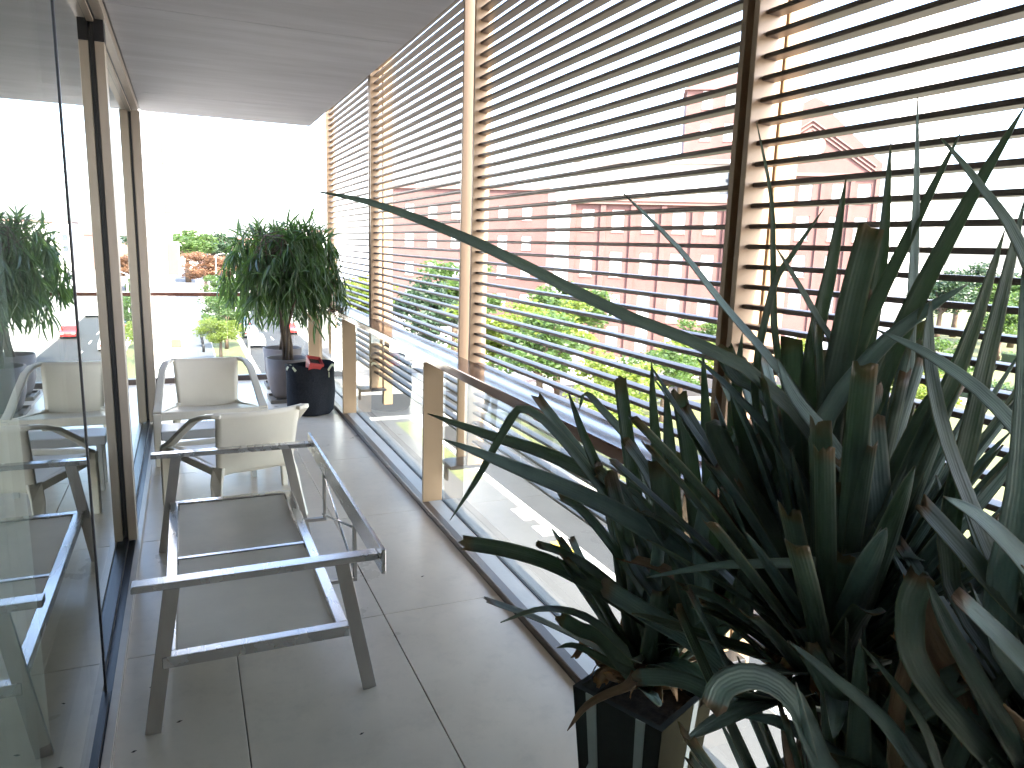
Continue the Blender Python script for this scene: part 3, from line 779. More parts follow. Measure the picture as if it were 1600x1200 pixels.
def plant(name, c, base_z, label, traced, nrand, seed, lean=(0, 0), lmin=0.35, lmax=0.75, wmean=0.045, dryn=10, skirt=20, spread=1.0, up_bias=0.0):
    rr = random.Random(seed)
    t = thing(name, (c[0], c[1], 0.0), label, 'potted plant')
    B = Vector((c[0], c[1], base_z))
    for (pts, v0, v1, w, m_, cut) in traced:
        P = []
        k = len(pts)
        for i, (px, py) in enumerate(pts):
            f = i/(k-1); P.append(at(px, py, v0+(v1-v0)*f))
        b0 = B+Vector((rr.gauss(0, 0.03), rr.gauss(0, 0.03), 0))
        if (P[0]-b0).length > 0.10:
            P = [b0, b0.lerp(P[0], 0.5)+Vector((0, 0, 0.06*(P[0]-b0).length))]+P
        strap(t, P, w*1.35, m_, cut, chan=rr.uniform(0.2, 0.42), roll=rr.gauss(0, 0.2), rr=rr, turn=0.9)
    for k in range(nrand):
        a = rr.uniform(0, 2*pi); L = rr.uniform(lmin, lmax); el = radians(min(86, max(15, rr.gauss(62+up_bias, 16))))
        d = Vector((cos(a)*cos(el)*spread, sin(a)*cos(el)*spread, sin(el)))
        droop = rr.uniform(-0.05, 0.13)
        p0 = B+Vector((cos(a)*0.03, sin(a)*0.03, rr.uniform(-0.05, 0.03)))
        p1 = p0+d*L*0.35; p2 = p0+d*L*0.7+Vector((cos(a), sin(a), 0))*droop*L*0.15-Vector((0, 0, droop*L*0.06))
        p3 = p0+d*L+Vector((cos(a), sin(a), 0))*droop*L*0.4-Vector((0, 0, droop*L*0.32))
        lim = 1.375
        for q in (p1, p2, p3):
            if q.x > lim and q.z < 1.0: q.x = lim-(q.x-lim)*0.2
            elif q.x > 1.50: q.x = 1.50-(q.x-1.50)*0.2
            # stay off the lens
            dd = q-CAM
            if dd.length < 0.75: q -= (Vector((0.75, 0, 0))-dd)*0.0; q += Vector((0.25, -0.05, -0.1))
        cut = 1 if rr.random() < 0.55 else 0
        mm = 'strapA' if rr.random() < 0.58 else 'strapB'
        strap(t, [p0, p1, p2, p3], wmean*rr.uniform(0.75, 1.25), mm, cut, chan=rr.uniform(0.25, 0.55), roll=rr.gauss(0, 0.18), rr=rr)
    for k in range(skirt):
        a = rr.uniform(0, 2*pi); L = rr.uniform(0.28, 0.52); el = radians(rr.uniform(22, 68))
        d = Vector((cos(a)*cos(el), sin(a)*cos(el), sin(el)))
        p0 = B+Vector((cos(a)*0.04, sin(a)*0.04, rr.uniform(-0.10, 0.02)))
        p1 = p0+d*L*0.4; q_ = rr.uniform(-0.04, 0.14); p2 = p0+d*L*0.75-Vector((0, 0, L*0.3*q_)); p3 = p0+d*L*0.98-Vector((0, 0, L*q_))
        for q in (p1, p2, p3):
            if q.x > 1.37: q.x = 1.37-(q.x-1.37)*0.2
        strap(t, [p0, p1, p2, p3], wmean*rr.uniform(0.8, 1.3), 'strapA' if rr.random() < 0.72 else ('strapB' if rr.random() < 0.6 else 'strapC'), rr.random() < 0.5, chan=rr.uniform(0.25, 0.55), roll=rr.gauss(0, 0.18), rr=rr)
    for k in range(dryn):
        a = rr.uniform(0, 2*pi); L = rr.uniform(0.12, 0.32)
        p0 = B+Vector((cos(a)*0.03, sin(a)*0.03, -0.02))
        p1 = p0+Vector((cos(a)*L*0.45, sin(a)*L*0.45, L*0.25)); p2 = p0+Vector((cos(a)*L*0.6, sin(a)*L*0.6, 0.03+L*rr.uniform(-0.15, 0.3)))
        p2.x = min(p2.x, 1.375)
        strap(t, [p0, p1, p2], 0.03*rr.uniform(0.6, 1.3), 'strapC', rr.random() < 0.5, chan=rr.uniform(-0.5, 0.6), roll=rr.gauss(0, 0.7), rr=rr, dry=0.5)
    return t

A_, B_, D_ = 'strapA', 'strapB', 'strapC'
# plant one: patterned planter beside the sill; leaves fan out to the left
tr1 = [
 ([(1010, 800), (870, 718), (760, 680), (668, 646)], 1.85, 2.0, 0.040, A_, 0),
 ([(1110, 905), (960, 800), (800, 730), (692, 686)], 1.62, 1.72, 0.052, B_, 0),
 ([(960, 800), (880, 690), (820, 640), (790, 670), (748, 745), (703, 813)], 1.85, 1.8, 0.026, A_, 0),
 ([(980, 950), (880, 890), (800, 862), (720, 848)], 1.75, 1.7, 0.034, A_, 1),
 ([(990, 1030), (920, 968), (850, 952), (782, 972)], 1.72, 1.6, 0.030, A_, 0),
 ([(1020, 900), (950, 770), (880, 680), (835, 620)], 1.9, 2.05, 0.042, A_, 1),
 ([(1010, 900), (960, 790), (915, 690), (887, 610)], 1.9, 2.0, 0.034, A_, 0),
 ([(1010, 900), (990, 760), (978, 670), (968, 590)], 1.85, 1.9, 0.032, A_, 1),
 ([(1040, 900), (1000, 720), (940, 640), (915, 615), (905, 640)], 1.9, 2.0, 0.026, A_, 0),
 ([(1040, 900), (1030, 740), (1022, 650), (1018, 562)], 1.85, 1.85, 0.030, A_, 0),
 ([(1060, 900), (1050, 760), (1045, 680), (1040, 600)], 1.8, 1.8, 0.036, A_, 0),
 ([(1000, 920), (960, 860), (910, 800), (872, 775)], 1.75, 1.75, 0.026, A_, 1),
 ([(1000, 960), (930, 895), (880, 865), (840, 852)], 1.75, 1.72, 0.028, A_, 1),
 ([(1030, 940), (985, 870), (952, 740)], 1.7, 1.75, 0.040, A_, 1),
 ([(1180, 1100), (1090, 1010), (1010, 960), (938, 915)], 1.5, 1.5, 0.042, B_, 1),
 ([(1130, 1100), (1080, 1072), (1035, 1062), (990, 1062)], 1.45, 1.42, 0.038, B_, 1),
 ([(1010, 1060), (960, 1040), (900, 1010), (870, 1012)], 1.75, 1.7, 0.022, A_, 0),
 ([(985, 1070), (950, 1085), (915, 1105), (886, 1142)], 1.65, 1.6, 0.022, D_, 0),
 ([(990, 1060), (940, 1000), (905, 985), (872, 965)], 1.75, 1.75, 0.036, A_, 1),
 ([(1130, 1000), (1080, 900), (1030, 830), (985, 770)], 1.6, 1.65, 0.046, B_, 0),
 ([(1095, 930), (1085, 780), (1072, 680), (1060, 610)], 1.75, 1.75, 0.036, A_, 1),
 ([(1110, 930), (1110, 780), (1104, 660), (1098, 545)], 1.7, 1.7, 0.034, A_, 0),
 ([(1130, 930), (1140, 780), (1150, 690), (1152, 628)], 1.65, 1.65, 0.040, A_, 1),
 ([(1120, 930), (1160, 790), (1185, 680), (1196, 575)], 1.65, 1.62, 0.036, A_, 0),
 ([(1150, 960), (1190, 800), (1215, 700), (1224, 640)], 1.55, 1.55, 0.042, A_, 1),
 ([(1080, 950), (1050, 830), (1010, 740), (975, 690)], 1.72, 1.75, 0.038, A_, 1),
 ([(1100, 960), (1095, 840), (1120, 740), (1165, 650)], 1.6, 1.6, 0.034, B_, 0),
 ([(1060, 950), (1020, 850), (970, 770), (930, 735)], 1.75, 1.8, 0.036, A_, 1),
 ([(1150, 1000), (1170, 880), (1205, 760), (1245, 690)], 1.5, 1.5, 0.036, A_, 0),
 ([(1090, 1000), (1070, 900), (1040, 800), (1028, 720)], 1.62, 1.65, 0.044, A_, 1),
]
p1 = plant('potted_plant', (1.07, 1.48), 0.50, 'strap-leaved plant in the striped dark planter, leaves spilling left over the floor', tr1, 52, 21, dryn=56, lmin=0.3, lmax=0.62, wmean=0.046, skirt=2, up_bias=10, spread=0.8)
planter(p1, (1.07, 1.48), 0.10, 0.135, 0.46, radians(24))
# plant two: the tallest, behind the middle of the frame's right half
tr2 = [
 ([(1330, 780), (1180, 590), (960, 490), (760, 390), (600, 325), (498, 299)], 1.40, 1.32, 0.034, A_, 0),
 ([(1330, 760), (1230, 600), (1130, 480), (1060, 390), (975, 302)], 1.42, 1.38, 0.030, B_, 0),
 ([(1270, 760), (1215, 560), (1208, 420), (1205, 310), (1182, 190)], 1.5, 1.52, 0.013, A_, 0),
 ([(1275, 800), (1262, 600), (1298, 420), (1322, 278)], 1.45, 1.5, 0.034, A_, 0),
 ([(1300, 800), (1340, 600), (1375, 420), (1392, 222)], 1.45, 1.45, 0.034, A_, 0),
 ([(1390, 860), (1412, 640), (1428, 380), (1434, 152)], 1.4, 1.42, 0.026, B_, 0),
 ([(1290, 800), (1335, 560), (1420, 370), (1502, 205)], 1.4, 1.42, 0.030, A_, 0),
 ([(1300, 820), (1390, 560), (1500, 340), (1602, 165)], 1.35, 1.30, 0.036, A_, 0),
 ([(1300, 900), (1290, 700), (1325, 500), (1362, 352)], 1.38, 1.4, 0.046, A_, 1),
 ([(1180, 640), (1205, 460), (1240, 395), (1288, 325)], 1.5, 1.5, 0.014, A_, 0),
 ([(1280, 680), (1360, 560), (1440, 490), (1512, 444)], 1.35, 1.3, 0.030, B_, 0),
 ([(1350, 620), (1285, 510), (1245, 440), (1214, 388)], 1.4, 1.42, 0.016, A_, 0),
 ([(1330, 900), (1210, 640), (1150, 590), (1128, 540)], 1.5, 1.55, 0.040, A_, 1),
 ([(1260, 860), (1245, 700), (1240, 600), (1238, 530)], 1.5, 1.5, 0.042, A_, 1),
 ([(1370, 830), (1368, 740), (1362, 655)], 1.3, 1.3, 0.040, B_, 1),
 ([(1200, 880), (1165, 700), (1150, 620), (1160, 520)], 1.5, 1.55, 0.034, A_, 0),
 ([(1430, 866), (1300, 880), (1130, 884), (1010, 902)], 1.25, 1.4, 0.026, B_, 0),
 ([(1250, 900), (1160, 760), (1118, 670), (1140, 672)], 1.45, 1.5, 0.040, A_, 1),
 ([(1350, 960), (1230, 720), (1150, 620), (1090, 560)], 1.38, 1.4, 0.034, B_, 0),
 ([(1420, 900), (1300, 700), (1240, 620), (1215, 560)], 1.3, 1.35, 0.034, B_, 0),
 ([(1330, 900), (1395, 760), (1450, 640), (1475, 600)], 1.3, 1.3, 0.044, A_, 0),
 ([(1350, 900), (1440, 700), (1510, 540), (1570, 360)], 1.3, 1.25, 0.036, A_, 0),
]
p2 = plant('potted_plant', (1.16, 0.98), 0.80, 'tallest strap-leaved plant, its longest leaf reaching across the louvres', tr2, 140, 33, dryn=24, lmin=0.28, lmax=0.72, up_bias=6, skirt=50)
planter(p2, (1.14, 0.97), 0.10, 0.135, 0.46, radians(12))
MB().tube([(1.14, 0.97, 0.40), (1.15, 0.975, 0.6), (1.16, 0.98, 0.82)], [0.05, 0.045, 0.06], 10).build('stem', 'bark', p2, True)
# plant three: nearest the lens at the right edge
tr3 = [
 ([(1690, 1000), (1600, 880), (1530, 810), (1475, 776)], 0.98, 0.98, 0.040, B_, 0),
 ([(1660, 1040), (1560, 930), (1490, 850), (1436, 790)], 1.0, 1.05, 0.038, A_, 1),
 ([(1720, 1160), (1620, 1060), (1550, 990), (1492, 935)], 0.95, 0.95, 0.036, B_, 1),
 ([(1480, 1260), (1380, 1130), (1300, 1060), (1230, 1000)], 1.02, 1.1, 0.028, B_, 0),
 ([(1500, 1260), (1440, 1130), (1390, 1060), (1346, 1008)], 1.0, 1.05, 0.014, A_, 0),
 ([(1320, 1240), (1240, 1100), (1180, 1060), (1130, 1072), (1112, 1110)], 1.08, 1.05, 0.036, B_, 1),
 ([(1600, 1240), (1440, 1060), (1420, 960), (1440, 900)], 1.0, 1.05, 0.036, A_, 1),
 ([(1560, 1000), (1590, 780), (1600, 600), (1598, 420)], 1.02, 1.02, 0.036, B_, 0),
 ([(1700, 700), (1600, 400), (1530, 290), (1470, 214)], 1.05, 1.1, 0.024, A_, 0),
 ([(1480, 900), (1520, 650), (1560, 480), (1602, 310)], 1.1, 1.1, 0.030, A_, 0),
 ([(1640, 760), (1560, 640), (1460, 560), (1370, 515)], 1.05, 1.12, 0.026, B_, 0),
 ([(1560, 900), (1480, 700), (1450, 560), (1455, 470)], 1.08, 1.12, 0.034, A_, 0),
 ([(1400, 1130), (1435, 1105), (1470, 1080), (1512, 1058)], 1.08, 1.04, 0.044, A_, 1),
 ([(1620, 1230), (1540, 1090), (1480, 980), (1448, 905)], 0.98, 1.02, 0.030, A_, 0),
 ([(1560, 1250), (1480, 1050), (1440, 960), (1430, 900)], 1.05, 1.1, 0.032, D_, 1),
 ([(1420, 1250), (1400, 1120), (1420, 1020), (1400, 990)], 1.05, 1.1, 0.020, D_, 1),
]
p3 = plant('potted_plant', (1.20, 0.50), 0.72, 'strap-leaved plant cut off by the right edge, leaves nearest the lens', tr3, 104, 45, dryn=20, lmin=0.28, lmax=0.62, up_bias=6, skirt=44)
planter(p3, (1.14, 0.47), 0.10, 0.135, 0.42, radians(8))
MB().tube([(1.15, 0.47, 0.36), (1.17, 0.485, 0.55), (1.20, 0.50, 0.74)], [0.05, 0.045, 0.06], 10).build('stem', 'bark', p3, True)
tr4 = [
 ([(1390, 1230), (1330, 1130), (1290, 1060), (1262, 1010)], 1.15, 1.2, 0.034, A_, 1),
 ([(1440, 1240), (1440, 1120), (1452, 1040), (1470, 970)], 1.1, 1.1, 0.036, A_, 1),
 ([(1360, 1240), (1300, 1180), (1220, 1130), (1160, 1120)], 1.15, 1.2, 0.030, B_, 0),
 ([(1480, 1240), (1520, 1140), (1560, 1080), (1610, 1030)], 1.05, 1.05, 0.036, A_, 0),
]
p4 = plant('potted_plant', (0.99, 0.72), 0.42, 'low dark strap-leaved plant in the bottom right corner, in front of the taller ones', tr4, 90, 57, dryn=14, lmin=0.34, lmax=0.66, up_bias=10, skirt=10, wmean=0.042)
planter(p4, (0.99, 0.72), 0.095, 0.125, 0.38, radians(15))
# scraps on the floor
for i, (px, py) in enumerate(((209, 1175), (565, 1147), (236, 1074), (280, 1128), (660, 901))):
    d = ray(px, py); p = CAM+d*((0.003-CAM.z)/d.z)
    s = 0.006+0.004*R.random()
    sc = MB().add([p+Vector((-s, 0, 0)), p+Vector((0, -s*0.5, 0.001)), p+Vector((s*1.2, 0, 0.004)), p+Vector((0, s*0.6, 0.0015)), p+Vector((0, 0, -0.002))],
                  [(0, 1, 2, 3), (1, 0, 4), (2, 1, 4), (3, 2, 4), (0, 3, 4)])
    tag(sc.build('leaf_scrap', 'soil', origin=p), ['tiny dry leaf scrap on the floor at the bottom left corner', 'tiny dry leaf scrap on the middle floor tiles at the bottom', 'tiny dry leaf scrap left of the sofa leg nearest the camera', 'tiny dry leaf scrap just right of the sofa leg nearest the door', 'tiny dry leaf scrap on the floor between sofa and railing'][i], 'leaf scrap', 'leaf scraps on the floor')

# ================================================================= trees outside
def crown_mesh(seed, m, n=5200, leaf=0.17, rad=(1.0, 1.0, 0.9), clumps=26):
    rr = random.Random(seed); cl = []
    for k in range(clumps):
        while True:
            q = Vector((rr.uniform(-1, 1), rr.uniform(-1, 1), rr.uniform(-0.8, 1)))
            if q.length < 1: break
        q = q*(0.55+0.35*rr.random())
        cl.append((q, rr.uniform(0.20, 0.42)))
    vs = []; fs = []
    for k in range(n):
        c, r = rr.choice(cl)
        d = Vector((rr.gauss(0, 1), rr.gauss(0, 1), rr.gauss(0, 1))).normalized()*r*(rr.random()**0.45)
        d.z *= 0.7
        p = c+d; p = Vector((p.x*rad[0], p.y*rad[1], p.z*rad[2]))
        x = Vector((rr.gauss(0, 1), rr.gauss(0, 1), rr.gauss(0, 0.7))).normalized(); y = x.cross(Vector((rr.gauss(0, 1), rr.gauss(0, 1), rr.gauss(0, 1)))).normalized()
        s = leaf*rr.uniform(0.5, 1.1)*0.35
        k4 = len(vs); vs += [p-x*s, p-y*s*0.55, p+x*s, p+y*s*0.55]; fs.append((k4, k4+1, k4+2, k4+3))
    return mesh('crown', vs, fs, m), cl
CROWN = {}
for key, m_, sd_ in (('a', 'lf_a', 1), ('a2', 'lf_a', 2), ('b', 'lf_b', 3), ('b2', 'lf_b', 4), ('c', 'lf_c', 5), ('d', 'lf_d', 6)):
    CROWN[key] = crown_mesh(sd_, m_)
def trunk_mesh(key):
    cl = CROWN[key][1]; mb = MB()
    mb.tube([(0, 0, -2.0), (0.02, 0.01, -1.3), (0.0, 0.0, -0.7), (0.03, 0, -0.1)], [0.085, 0.065, 0.055, 0.03], 7)
    for c, r in cl[:12]:
        mb.tube([(0.0, 0, -0.75), Vector((0, 0, -0.45)).lerp(c, 0.5), c], [0.035, 0.022, 0.008], 5, False)
    return mesh('trunk', mb.v, mb.f, 'bark', True)
TRUNK = {k: trunk_mesh(k) for k in CROWN}
def tree(x, y, h, key, label, wide=0.50, grp='trees below the balcony'):
    t = thing('tree', (x, y, GZ), label, 'tree', grp, R.uniform(0, 6.28))
    rx = h*wide; rz = h*0.40
    for nm, me in (('trunk', TRUNK[key]), ('crown', CROWN[key][0])):
        o = link(nm, me, t, (0, 0, h-rz*0.93))
        o.scale = (rx, rx, rz)
        if nm == 'trunk': o.scale = (rx, rx, (h-rz*0.93)/2.0)
    return t
NAMES = {'a': 'lime-green', 'a2': 'yellow-green', 'b': 'mid-green', 'b2': 'deep green', 'c': 'russet autumn', 'd': 'dark'}
for i, (x, y, h, k, where) in enumerate([
    (21, 33, 6.2, 'a', 'nearest the kerb, low behind the railing glass'), (25, 39, 7.2, 'a2', 'left of the longest plant leaf, behind the wide screen'),
    (23, 47, 8.6, 'b', 'beside the road end, through the screen past the bright gap'), (31, 43, 6.6, 'b2', 'in the park, through the middle of the wide screen'),
    (29, 56, 9.6, 'a', 'across the street left of the brick facade'), (37, 49, 6.8, 'a2', 'in front of the left windows of the brick facade'),
    (34, 64, 10.4, 'b2', 'tall, at the left corner of the brick facade'), (43, 54, 7.0, 'b', 'before the middle of the brick facade'),
    (46, 45, 6.4, 'a', 'before the right bays of the brick facade'), (20, 64, 10.2, 'd', 'across the street seen through the farthest-but-one screen'),
    (26, 74, 11.5, 'b', 'tall, behind others through the screen past the bright gap'), (16, 78, 10.5, 'a2', 'beyond the crossing through the farthest screen'),
    (38, 36, 5.6, 'b2', 'short, on the lawn above the rail'), (52, 40, 5.6, 'a', 'on the lawn below the gable building'),
    (30, 33, 5.4, 'a2', 'short, on the lawn by the kerb above the rail'), (62, 44, 6.0, 'b', 'on the lawn right of the gable building'),
    (46, 34, 5.0, 'a2', 'small, low behind the tallest plant'), (23, 56, 9.0, 'a', 'across the street behind the ficus side of the screens')]):
    tree(x, y, h, k, NAMES[k]+' leafy tree '+where)
for i, (x, y, h, k, where) in enumerate([
    (3.0, 80, 5.4, 'a2', 'young street tree, nearest on the median beyond the end railing'), (4.0, 90, 6.2, 'b', 'second street tree on the median beyond the end railing'),
    (4.3, 101, 6.8, 'b2', 'third street tree on the median, below the end rail'), (4.8, 115, 7.6, 'b', 'fourth street tree on the median at the end rail'),
    (4.0, 172, 10.2, 'c', 'broad tree rising above the end rail'), (0.8, 225, 16.0, 'b2', 'tall tree behind the russet one'),
    (7.5, 240, 15.0, 'd', 'compact tree on the skyline left of the ficus'), (11.5, 190, 9.0, 'c', 'tree along the far street behind the ficus')]):
    tree(x, y, h, k, NAMES[k]+' '+where, wide=0.46 if h < 8 else 0.62, grp='trees along the far street')
for i, (x, y, h, k) in enumerate([(104, 76, 11, 'd'), (112, 70, 11.5, 'b2'), (116, 82, 12, 'd'), (94, 60, 8, 'b'), (126, 84, 13, 'd'), (104, 62, 10, 'b2'), (128, 74, 13, 'd')]):
    tree(x, y, h, k, ['dark', 'deep green', 'shaded dark', 'green', 'far dark', 'rounded deep green', 'farthest dark'][i]+' tree in the park row at the right edge behind the plants', grp='park trees at the right edge')
# hedge
def hedge(x0, y0, x1, y1, h, label):
    rr = random.Random(9); vs = []; fs = []
    for k in range(5200):
        u, w, z = rr.random(), rr.random(), rr.random()
        e = rr.choice((0, 1, 2))
        if e == 0: w = rr.choice((0.02, 0.98))
        elif e == 1: z = 1.0
        p = Vector((x0+(x1-x0)*u+rr.gauss(0, .06), y0+(y1-y0)*w+rr.gauss(0, .06), GZ+h*z+rr.gauss(0, .06)))
        x = Vector((rr.gauss(0, 1), rr.gauss(0, 1), rr.gauss(0, 1))).normalized(); y = x.orthogonal().normalized()
        s = rr.uniform(0.10, 0.22); q = len(vs); vs += [p-x*s, p-y*s*.6, p+x*s, p+y*s*.6]; fs.append((q, q+1, q+2, q+3))
    t = thing('hedge', ((x0+x1)/2, (y0+y1)/2, GZ), label, 'hedge')
    MB().add(vs, fs).build('leaves', 'lf_b', t)['kind'] = 'stuff'
    MB().box(x0+.15, y0+.15, GZ, x1-.15, y1-.15, GZ+h-.15).build('core', 'lf_d', t)
hedge(66, 30, 69, 50, 1.6, 'clipped green hedge on the lawn behind the right-hand plants')
hedge(88, 52, 118, 56, 2.0, 'long green hedge at the far side of the lawn, right edge')

# ================================================================= brick building
AZ = radians(33.8); E1 = Vector((cos(AZ), -sin(AZ), 0)); NN = Vector((sin(AZ), cos(AZ), 0))
def block(D, u0, label, name, cat='building'):
    return thing(name, tuple(NN*D+E1*u0+Vector((0, 0, GZ))), label, cat, None, -AZ)
def wall_grid(u0, u1, z0, z1, wins, rec=0.28):
    """front wall (local x right, y away, z up from ground) with real openings; wins: (a,b,c,d)"""
    mb = MB()
    us = sorted({u0, u1, *[w[0] for w in wins], *[w[1] for w in wins]}); zs = sorted({z0, z1, *[w[2] for w in wins], *[w[3] for w in wins]})
    for a, b in zip(us[:-1], us[1:]):
        for c, d in zip(zs[:-1], zs[1:]):
            mu, mz = (a+b)/2, (c+d)/2
            if any(w[0] < mu < w[1] and w[2] < mz < w[3] for w in wins): continue
            mb.add([(a, 0, c), (b, 0, c), (b, 0, d), (a, 0, d)], [(0, 1, 2, 3)])
    for (a, b, c, d) in wins:
        mb.add([(a, 0, c), (b, 0, c), (b, 0, d), (a, 0, d), (a, rec, c), (b, rec, c), (b, rec, d), (a, rec, d)],
               [(0, 4, 5, 1), (1, 5, 6, 2), (2, 6, 7, 3), (3, 7, 4, 0)])
    return mb
def local(mb, name, m_, t, smooth=False):
    return link(name, mesh(name, mb.v, mb.f, m_, smooth), t)
WMESH = {}
def windows(t, wins, pane='wpane', rec=0.2):
    for (a, b, c, d) in wins:
        key = (round(b-a, 2), round(d-c, 2), pane)
        if key not in WMESH:
            w, h = b-a, d-c; fw = 0.07
            fm = MB().box(0, 0, 0, w, .08, fw).box(0, 0, h-fw, w, .08, h).box(0, 0, fw, fw, .08, h-fw).box(w-fw, 0, fw, w, .08, h-fw)
            fm.box(w/2-fw/2, 0.005, fw, w/2+fw/2, .075, h-fw).box(fw, 0.01, h*.6-fw/2, w/2-fw/2, .07, h*.6+fw/2).box(w/2+fw/2, 0.01, h*.6-fw/2, w-fw, .07, h*.6+fw/2)
            WMESH[key] = (mesh('window', fm.v, fm.f, 'wframe'), mesh('pane', [(fw, .05, fw), (w-fw, .05, fw), (w-fw, .05, h-fw), (fw, .05, h-fw)], [(0, 1, 2, 3)], pane),
                          mesh('sill', MB().box(-.1, -rec-.08, -.14, w+.1, 0.0, -.002).v, MB().box(-.1, -rec-.08, -.14, w+.1, 0.0, -.002).f, 'trim'))
        f, p, s = WMESH[key]
        o = link('window', f, t, (a, rec, c)); link('pane', p, o); link('sill', s, o)
g = -GZ
bb = block(88, -9.0, 'long red brick warehouse facade with pilasters, behind the trees', 'brick_building')
L_ = 19.6
wins = []
for row, (z0, z1) in enumerate(((0.8, 3.6), (4.4, 7.4), (9.4, 12.3), (14.6, 17.1))):
    for k in range(5):
        uc = 2.1+3.45*k; wins.append((uc-.68, uc+.68, z0, z1))
wg = wall_grid(0, L_, 0, 18.3, wins); wg.add([(0, 0, 0), (0, 14, 0), (0, 14, 18.3), (0, 0, 18.3)], [(0, 3, 2, 1)])
wg.add([(0, .3, 0), (L_, .3, 0), (L_, .3, 18.3), (0, .3, 18.3)], [(0, 1, 2, 3)]); wg.add([(0, 0, 18.3), (L_, 0, 18.3), (L_, 14, 18.3), (0, 14, 18.3)], [(0, 1, 2, 3)])
local(wg, 'wall', 'brick', bb); windows(bb, wins)
for k in range(6):
    u = 0.375+3.45*k; local(MB().box(u-.3, -.32, 0, u+.3, -.002, 17.6), 'pilaster', 'brick', bb)
local(MB().box(-.3, -.5, 17.7, L_, -.003, 18.05).box(-.4, -.65, 18.052, L_, -.003, 18.45), 'cornice', 'trim', bb)
pw = [(0.6+2.7*k, 2.9+2.7*k, 19.2, 21.8) for k in range(7)]
local(MB().box(.2, 3.3, 18.31, L_-.2, 13, 22.6), 'penthouse_wall', 'render', bb)
for (a, b, c, d) in pw:
    o = local(MB().box(a, 3.2, c, b, 3.295, d), 'window', 'wframe', bb); link('pane', mesh('pane', [(a+.1, 3.19, c+.1), (b-.1, 3.19, c+.1), (b-.1, 3.19, d-.1), (a+.1, 3.19, d-.1)], [(0, 1, 2, 3)], 'dpane' if a > 15 else 'wpane'), o)
local(MB().box(-.2, 1.6, 22.602, L_, 13.5, 22.95), 'penthouse_roof', 'render', bb)
rb = MB().box(0, .4, 19.55, L_, .45, 19.6)
for k in range(12): rb.box(1.7*k+.2, .4, 18.45, 1.7*k+.25, .45, 19.549)
local(rb, 'roof_railing', 'car_g', bb)
# gable building
gbld = block(87, 9.15, 'tall red brick gable building with a round window, behind the plants', 'brick_building')
GW = 15.0; ge_, ap = 22.4, 29.2
wins = []
for (z0, z1) in ((1.6, 4.3), (6.2, 8.6), (10.2, 12.6), (14.2, 16.8), (18.3, 20.3)):
    for uc in (1.5, 4.1, 7.5, 10.9, 13.5): wins.append((uc-.66, uc+.66, z0, z1))
wg = wall_grid(0, GW, 0, ge_-1, wins)
wg.add([(0, 0, ge_-1), (GW, 0, ge_-1), (GW, 0, ge_), (GW/2+1.6, 0, ap-1.4), (GW/2+1.6, 0, ap-.9), (GW/2, 0, ap), (GW/2-1.6, 0, ap-.9), (GW/2-1.6, 0, ap-1.4), (0, 0, ge_)], [tuple(range(9))])
wg.add([(0, .3, 0), (GW, .3, 0), (GW, .3, ge_), (GW/2, .3, ap-.3), (0, .3, ge_)], [(0, 1, 2, 3, 4)])
wg.add([(0, 0, 0), (0, 20, 0), (0, 20, ge_), (0, 0, ge_)], [(0, 3, 2, 1)]); wg.add([(GW, 0, 0), (GW, 20, 0), (GW, 20, ge_), (GW, 0, ge_)], [(0, 1, 2, 3)])
local(wg, 'wall', 'brick', gbld); windows(gbld, wins)
local(MB().add([(-.2, .31, ge_-.2), (GW/2, .31, ap-.6), (GW/2, 20, ap-.6), (-.2, 20, ge_-.2)], [(0, 1, 2, 3)]).add([(GW/2, .31, ap-.6), (GW+.2, .31, ge_-.2), (GW+.2, 20, ge_-.2), (GW/2, 20, ap-.6)], [(0, 1, 2, 3)]), 'roof', 'trim', gbld)
for u in (0.3, 2.8, 5.8, 9.2, 12.2, 14.7): local(MB().box(u-.22, -.25, 0, u+.22, -.002, 20.9), 'pilaster', 'brick', gbld)
local(MB().box(-.2, -.4, 21.0, GW+.2, -.003, 21.35), 'cornice', 'trim', gbld)
for s in (-1, 1):
    for q in (0.0, .45, .9):
        a = Vector((GW/2, -.1, ap-2.4-q)); b = Vector((GW/2+s*(GW/2-.6), -.1, ge_-.4-q+.1))
        local(MB().bar(a, b, .18, .12), 'moulding', 'trim', gbld)
rw = local(MB().tube([(7.5, -.12, 24.2), (7.5, .02, 24.2)], 1.55, 28), 'round_window', 'trim', gbld)
link('pane', mesh('pane', MB().tube([(7.5, -.14, 24.2), (7.5, -.121, 24.2)], 1.35, 28).v, MB().tube([(7.5, -.14, 24.2), (7.5, -.121, 24.2)], 1.35, 28).f, 'wpane'), rw)
local(MB().box(7.45, -.17, 22.86, 7.55, -.142, 25.54).box(6.16, -.17, 24.15, 7.449, -.142, 24.25).box(7.551, -.17, 24.15, 8.84, -.142, 24.25), 'glazing_bar', 'car_g', rw)
